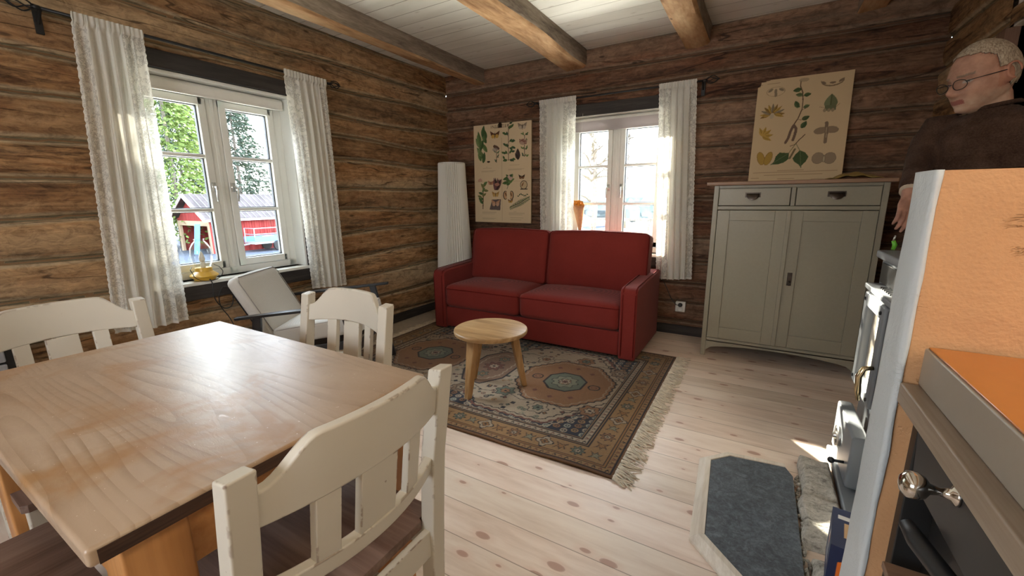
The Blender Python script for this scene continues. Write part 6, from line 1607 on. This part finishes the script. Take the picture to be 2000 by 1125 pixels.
    for q in (-1, 1):
        hp = at(0.4, 0.95)+s*0.0+Vector((0.07*q, -0.055*q, 0)); ft = Vector((hp.x*1.1, hp.y*1.1, 0.06))
        bm.tube([at(0.45, 1.0), hp, hp.lerp(ft, 0.5)+f*0.015, ft], [0.12, 0.085, 0.058, 0.042], 16); bm.tube([ft+Vector((0, 0, -0.02)), ft+f*0.12+Vector((0, 0, -0.035))], [0.045, 0.032], 12)
    body = remeshed(bm, 'body', M['skin'], 0.0042, 3)
    # colours: weathered skin, short beard, lips, ear
    cols = []; HI = HM.inverted()
    for v in body.data.vertices:
        c = Vector((0.40, 0.235, 0.17)); h = HI @ v.co
        if (v.co-HC).length < 0.19:
            nz = mnoise.noise(v.co*60)
            if h.x > -0.03 and h.z < -0.038 and not (abs(h.y) < 0.022 and -0.071 < h.z < -0.052): 
                k = min(1, max(0, (-0.038-h.z)/0.03))*0.55; c = c.lerp(Vector((0.46, 0.40, 0.31)), k*(0.6+0.5*nz))
            if h.x > 0.05 and abs(h.y) < 0.024 and -0.071 < h.z < -0.055: c = Vector((0.26, 0.10, 0.08))
            if abs(h.y) > 0.066 and abs(h.x+0.01) < 0.03: c = Vector((0.38, 0.19, 0.13))
            for q in (-1, 1):
                d_ = math.hypot((h.y-q*0.032)/0.012, (h.z-0.001)/0.0055)
                if h.x > 0.04 and d_ < 1: c = Vector((0.42, 0.38, 0.34)) if d_ > 0.45 else Vector((0.03, 0.03, 0.035))
                if h.x > 0.04 and abs(h.y-q*0.032) < 0.02 and 0.019 < h.z < 0.027: c = Vector((0.22, 0.16, 0.12))
            if h.x > 0.03: c = c*(1.0+0.15*max(-1, min(1, mnoise.noise(v.co*25))))
        else: c = c*(1+0.22*mnoise.noise(v.co*45)); c = Vector((c.x*0.92, c.y*0.85, c.z*0.85))
        cols.append((max(0.01, c.x), max(0.01, c.y), max(0.01, c.z), 1))
    a_ = body.data.color_attributes.new('Col', 'FLOAT_COLOR', 'POINT'); a_.data.foreach_set('color', np.array(cols, dtype=np.float32).ravel())
    swo = remeshed(sw, 'sweater', M['wool'], 0.008, 5)
    for v in swo.data.vertices:
        d = mnoise.noise(v.co*9)*0.006+mnoise.noise(v.co*28)*0.003; v.co += v.normal*d
    mb = MB().tube([mid+Vector((0.066*math.cos(a), 0.062*math.sin(a), 0.060+0.012*math.cos(a))) for a in [2*PI*k/24 for k in range(24)]], 0.0085, 8, closed=True); mb.build('collar', M['wool'], t, smooth=True)
    tm = MB()
    for q in (-1, 1):
        hp = at(0.4, 0.93)+Vector((0.075*q, -0.06*q, 0)); ft = Vector((hp.x*1.1, hp.y*1.1, 0.07)); tm.tube([at(0.45, 1.03), hp, hp.lerp(ft, 0.5)+f*0.015, ft], [0.14, 0.10, 0.075, 0.065], 18)
    remeshed(tm, 'trousers', M['trousers'], 0.012, 4)
    for q in (-1, 1):
        hp = at(0.4, 0.93)+Vector((0.075*q, -0.06*q, 0)); ft = Vector((hp.x*1.1, hp.y*1.1, 0.0)); mb = MB(); mb.sphere(ft+f*0.06+Vector((0, 0, 0.040)), 0.055, 16, sc=(1.0, 1.0, 0.72)); mb.sphere(ft+Vector((0, 0, 0.045)), 0.06, 16, sc=(1, 1, 0.75)); mb.build('shoe', M['black_plastic'], t, smooth=True)
    # short hair cap: the skull surface pushed out above the hairline
    hv = []; keep = []
    for i in range(m_):
        for k in range(n):
            th = 2*PI*k/n; ph = -PI/2+PI*(i+0.5)/m_; p_ = head_r(th, ph); x, z = math.cos(ph)*math.cos(th), math.sin(ph)
            line = 0.055+0.045*max(0, x) if x > 0.25 else (0.015 if x > -0.15 else -0.045)
            inn = p_.z > line-0.012*mnoise.noise(Vector((th*6, 2, 1)))
            if x > 0.2 and abs(p_.y) > 0.02 and p_.z < 0.092: inn = inn and p_.z > 0.06
            keep.append(inn); nn_ = Vector((p_.x, p_.y, p_.z)).normalized(); hv.append(p_+nn_*(0.0038+0.0012*mnoise.noise(p_*140)))
    fs = [q_ for q_ in [(i*n+k, i*n+(k+1) % n, (i+1)*n+(k+1) % n, (i+1)*n+k) for i in range(m_-1) for k in range(n)] if sum(keep[j] for j in q_) >= 3]
    MB().add(hv, fs+[tuple(range((m_-1)*n, m_*n))], HM).build('hair', M['hair'], t, smooth=True, solid=0.004)
    # glasses
    gt = MB()
    for q in (-1, 1):
        pts = [HM @ Vector((0.112-0.010*abs(math.cos(a)*0.9+q*0.3)*0.6, q*0.033+0.024*math.cos(a), -0.003+0.0165*math.sin(a))) for a in [2*PI*k/28 for k in range(28)]]
        gt.tube(pts, 0.0014, 6, closed=True)
        gt.tube([HM @ Vector((0.105, q*0.057, 0.004)), HM @ Vector((0.085, q*0.072, 0.004)), HM @ Vector((0.0, q*0.082, 0.002)), HM @ Vector((-0.015, q*0.080, -0.012))], 0.0016, 6)
    gt.tube([HM @ Vector((0.113, -0.010, 0.002)), HM @ Vector((0.117, 0, 0.005)), HM @ Vector((0.113, 0.010, 0.002))], 0.0014, 6)
    go = gt.build('glasses', M['iron'], t, smooth=True)
    lm = MB()
    for q in (-1, 1):
        ring_ = [HM @ Vector((0.108, q*0.033+0.0235*math.cos(a), -0.003+0.016*math.sin(a))) for a in [2*PI*k/24 for k in range(24)]]
        lm.add(ring_, [tuple(range(24))])
    lm.build('lens', M['glass'], go)
    mb = MB().tube([wrist.lerp(elbow, 0.12), wrist+dirh*0.012], [0.037, 0.036], 20); mb.build('shirt_cuff', simple('beige_shirt', (0.42, 0.34, 0.25), 0.8), t, smooth=True)
man()
pm_ = bpy.data.objects['person']; pm_.location = (3.85, -1.27, 0.0); pm_.scale = (1.02, 1.02, 1.02)

# ================================================================== outdoors
GZ = -1.6
mb = MB().box((-90, -60, GZ-0.3), (-6, 90, GZ)); o = mb.build('gravel_yard', M['gravel']); o['kind'] = 'structure'
mb = MB().grid(2, 2, lambda u, v: (-6+96*u, 0.8+80*v, -0.7-0.9*v*0.2)); o = mb.build('meadow', M['grass'], solid=0.05); o['kind'] = 'structure'
mb = MB().grid(8, 2, lambda u, v: (-0.21-5.8*u, -14+15*v, -0.7-(0.9)*u)); o = mb.build('yard_slope', M['grass'], solid=0.05); o['kind'] = 'structure'

def shed():
    A = (-26.6, 7.75); B = (-22.9, 7.75); Ln = 5.2; ez = 0.33; rz_ = 1.62
    t = thing('red_shed', 'red timber shed with striped metal roof outside the left window', 'shed', (-24.7, 10.0, GZ))
    L = dict(parent=t, world=True)
    y0, y1 = 7.75, 7.75+Ln; xm = -24.75
    MB().box((-23.0, y0, GZ), (-22.9, y1, ez)).box((-26.6, y1-0.1, GZ), (-22.9, y1, ez)).box((-26.6, y0, GZ), (-26.5, y1, ez)).build('side_wall', M['barnred'], **L)
    mb = MB()
    for k in range(36): mb.box((-22.9, y0+0.07+k*0.144, GZ+0.05), (-22.875, y0+0.11+k*0.144, ez-0.02))
    mb.build('wall_batten', M['barnred'], kind='stuff', **L)
    MB().prism([(-26.6, ez-0.15), (-22.9, ez-0.15), (xm, rz_-0.05)], 1, y0, y0+0.08).build('gable', M['barnred'], **L)
    MB().box((-26.55, y0-0.04, ez-0.42), (-22.92, y0+0.06, ez-0.15)).build('door_header', M['sandpaint'], **L)
    for x in (-26.55, -23.15): MB().box((x, y0-0.03, GZ), (x+0.22, y0+0.1, ez-0.42)).build('door_post', M['sandpaint'], **L)
    MB().box((-26.5, y0+2.6, GZ), (-23.0, y0+2.7, ez)).build('shade_backing', M['dark'], **L)  # dark sheet stands for the shade inside the shed opening
    # roof: two pitched sheets with ribs
    for sgn, xe in ((1, -22.6), (-1, -26.9)):
        mb = MB(); mb.add([(xm, y0-0.35, rz_), (xe, y0-0.35, ez-0.08), (xe, y1+0.3, ez-0.08), (xm, y1+0.3, rz_), (xm, y0-0.35, rz_+0.05), (xe, y0-0.35, ez-0.03), (xe, y1+0.3, ez-0.03), (xm, y1+0.3, rz_+0.05)], [(0,3,2,1),(4,5,6,7),(0,1,5,4),(1,2,6,5),(2,3,7,6),(3,0,4,7)])
        r_ = mb.build('roof_sheet', M['metalroof'], **L)
        mb = MB()
        for k in range(20):
            y = y0-0.3+k*0.30; mb.tube([(xm, y, rz_+0.06), (xe, y, ez-0.02)], 0.03, 6)
        k_ = mb.build('roof_rib', simple('pale_roof_rib', (0.21, 0.195, 0.19), 0.7), r_)
        for v in k_.data.vertices: v.co = v.co-t.location
        mb = MB(); bar(mb, (xm, y0-0.37, rz_-0.03), (xe, y0-0.37, ez-0.11), 0.04, 0.16); mb.build('fascia_board', M['white_plastic'], **L)
    MB().box((-22.62, y0-0.35, ez-0.17), (-22.56, y1+0.3, ez-0.05)).build('gutter', M['white_plastic'], **L)
    # things leaning at the opening
    p = thing('leaning_panel', 'blue sheet leaning in the shed opening outside', 'panel', (-23.45, 7.15, GZ), 0)
    mb = MB(); bar(mb, (0, 0, 0.0), (0, 0.25, 1.65), 0.55, 0.04, (0, 1, 0)); mb.build('sheet', M['bluepanel'], p)
    tr = thing('car_trailer', 'grey flatbed trailer with tall end frame parked along the red shed wall', 'trailer', (-21.9, 10.1, GZ))
    MB().box((-0.55, -0.9, 0.45), (0.55, 1.6, 0.55)).build('bed', M['galv'], tr)
    MB().box((0.52, -0.9, 0.56), (0.56, 1.6, 0.86)).box((-0.56, -0.9, 0.56), (-0.52, 1.6, 0.86)).build('side_board', M['bluepanel'], tr)
    mb = MB()
    for x in (-0.5, 0.5): mb.cyl((x, -0.85, 0.5), (x, -0.85, 1.35), 0.03); mb.cyl((x, 1.3, 0.5), (x, 1.3, 1.35), 0.03)
    for z in (1.0, 1.33): mb.cyl((-0.5, -0.85, z), (0.5, -0.85, z), 0.025); mb.cyl((0.5, -0.85, z), (0.5, 1.3, z), 0.025)
    mb.build('rack', M['galv'], tr)
    for y in (0.4,):
        for x in (-0.62, 0.62): MB().cyl((x-0.06, y, 0.3), (x+0.06, y, 0.3), 0.29, n=28).build('wheel', M['black_plastic'], tr)
    MB().cyl((0, -0.9, 0.45), (0, -2.0, 0.35), 0.04).cyl((0, -1.8, 0.35), (0, -1.8, 0.02), 0.03).build('drawbar', M['galv'], tr)
    s_ = thing('load_bundle', 'pale bundle lying on the trailer bed outside', 'bundle', (-21.9, 10.3, GZ+0.56)); mb = MB()
    mb.sphere((0, 0, 0.16), 0.3, 14, sc=(1, 1.5, 0.55)); o = mb.build('bundle', simple('pale_tarp', (0.6, 0.62, 0.5), 0.8, nscale=6), s_, smooth=True)
shed()

def tree_mesh(kind, h, seed):
    rr = random.Random(seed); mb = MB()
    if kind == 'spruce':
        n = int(h*24)
        for k in range(n):
            q = k/n; z = h*(0.08+0.92*q); L_ = (1-q)**0.85*h*0.24*rr.uniform(0.75, 1.15)+0.08
            for b in range(5):
                a = rr.uniform(0, 6.28); d = Vector((math.cos(a), math.sin(a), -0.25)).normalized(); t_ = Vector((-d.y, d.x, 0)).normalized()
                for i in range(6):
                    c = Vector((0, 0, z))+d*L_*(0.25+0.75*rr.random())+Vector((0, 0, rr.uniform(-0.1, 0.1)))
                    e = (d+t_*rr.uniform(-0.9, 0.9)+Vector((0, 0, rr.uniform(-0.6, 0.2)))).normalized()*rr.uniform(0.16, 0.34); w_ = e.orthogonal().normalized()*rr.uniform(0.03, 0.06); w_ = Matrix.Rotation(rr.uniform(0, 3.1), 3, e.normalized()) @ w_
                    mb.add([c-w_, c+e*0.5-w_*1.5, c+e, c+e*0.5+w_*1.5, c+w_], [(0, 1, 2, 3, 4)])
    else:
        for k in range(46):
            z = h*rr.uniform(0.3, 0.97); a = rr.uniform(0, 6.28); L_ = h*0.16*(1.2-z/h); p = Vector((0, 0, z)); d = Vector((math.cos(a), math.sin(a), 1.0)).normalized(); pts = [p]
            for i in range(6): d = (d+Vector((rr.uniform(-.3, .3), rr.uniform(-.3, .3), rr.uniform(-.35, .1)))).normalized(); pts.append(pts[-1]+d*L_/6)
            mb.tube(pts, [0.035*(1-i/7)*h/8 for i in range(7)], 5)
            for i in range(14):
                q = rr.randrange(1, 7); b = pts[q]; e = Vector((rr.uniform(-1, 1), rr.uniform(-1, 1), rr.uniform(-0.3, 1))).normalized()*rr.uniform(0.15, 0.5)*h/8
                mb.tube([b, b+e*0.5+Vector((0.02, 0, 0)), b+e], [0.010*h/8, 0.007*h/8, 0.003*h/8], 4)
    return mb
def trunk(h, r_): return MB().tube([(0, 0, 0), (0.02*h, 0, h*0.3), (0, 0.01*h, h*0.7), (0, 0, h)], [r_, r_*0.8, r_*0.5, r_*0.1], 12)
def tree(name, label, kind, h, seed, mat, loc, group, tr=0.14, base=None):
    if base is None:
        t = thing(name, label, 'tree', loc, 0, group); tree_mesh(kind, h, seed).build('foliage' if kind == 'spruce' else 'branches', mat, t); trunk(h, tr).build('trunk', M['bark'], t, smooth=True); return t
    t = dup(base, loc, seed*1.3, label); t.scale = (h, h, h); return t
dv = lambda bx, d: Vector((3.072, -3.868, 0))+Vector(bx)*d
G1 = 'trees beyond the left window'
s1 = tree('spruce_tree', 'tall bright green spruce rising above the gable of the red shed', 'spruce', 15, 1, M['needles'], (-28.6, 8.6, GZ), G1)
s2 = tree('spruce_tree', 'dark spruce rising behind the red shed roof ridge', 'spruce', 14, 2, M['needles_dark'], (-33.5, 15.0, GZ), G1)
tree('', 'dark spruce furthest to the right behind the shed', '', 0.95, 3, None, (-31, 21.5, GZ), G1, base=s2)
tree('', 'dark spruce between the two window sashes behind the shed', '', 1.0, 4, None, (-38, 13.2, GZ), G1, base=s2)
tree('', 'second bright spruce half hidden by the left lace curtain', '', 0.85, 5, None, (-29, 3.6, GZ), G1, base=s1)
tree('', 'bright spruce showing through the left lace curtain', '', 0.7, 6, None, (-22, 1.2, GZ), G1, base=s1)
b1_ = tree('bare_tree', 'bare grey tree behind the shed roof in the right sash', 'bare', 12, 7, M['twigs'], (-27.5, 15.2, GZ), G1)
tree('', 'bare grey tree beside the dark spruces in the right sash', '', 1.1, 8, None, (-29.5, 18.8, GZ), G1, base=b1_)
tree('', 'bare grey tree seen between the bright spruce and the ridge', '', 1.15, 9, None, (-32, 12.2, GZ), G1, base=b1_)
tree('', 'unseen spruce added by the house corner to shade the left window', '', 0.52, 21, None, (-3.5, 2.7, GZ), G1, base=s1)  # out of view, placed to keep direct sun off the left window
G2 = 'trees beyond the back window'
bt = tree('birch_tree', 'slender bare birch close outside the left sash of the back window', 'bare', 6.0, 11, M['twigs'], (-0.25, 5.3, -0.75), G2, tr=0.07)
tree('', 'hazy bare tree far beyond the right sash of the back window', '', 1.0, 12, None, (1.5, 26, -0.9), G2, base=bt)
tree('', 'hazy bare tree far beyond the left sash of the back window', '', 1.1, 13, None, (-4.6, 24, -0.9), G2, base=bt)
M['hazy'] = simple('hazy_foliage', (0.30, 0.36, 0.36), 0.9, nscale=1.0, var=0.25)  # haze and glare are lightened into the foliage colour
sb = thing('garden_bush', 'low tangled bush below the birch outside the back window', 'bush', (0.1, 4.6, -0.75))
mb = MB(); rr = random.Random(31)
for k in range(260):
    b = Vector((rr.uniform(-1.1, 1.4), rr.uniform(-0.3, 0.3), 0.02)); e = Vector((rr.uniform(-0.4, 0.4), rr.uniform(-0.3, 0.3), rr.uniform(0.5, 1.35))); mb.tube([b, b+e*0.5+Vector((rr.uniform(-.08, .08), 0, 0)), b+e], [0.008, 0.006, 0.002], 4)
mb.build('branches', M['twigs'], sb, kind='stuff')
fn_ = thing('garden_fence', 'low rail fence at the edge of the meadow outside the back window', 'fence', (-0.5, 9.5, -0.8))
for k in range(8): MB().box((-3+k*0.9, -0.04, 0), (-2.92+k*0.9, 0.04, 1.5)).build('post', M['bark'], fn_)
MB().box((-3.1, -0.03, 1.3), (3.6, 0.03, 1.38)).box((-3.1, -0.03, 0.7), (3.6, 0.03, 0.78)).build('rail', M['bark'], fn_)
hd = thing('distant_hedge', 'distant tree line with haze in its pale colour beyond the meadow in the right sash', 'hedge', (-2, 40, -0.9)); mb = MB(); rr = random.Random(17)
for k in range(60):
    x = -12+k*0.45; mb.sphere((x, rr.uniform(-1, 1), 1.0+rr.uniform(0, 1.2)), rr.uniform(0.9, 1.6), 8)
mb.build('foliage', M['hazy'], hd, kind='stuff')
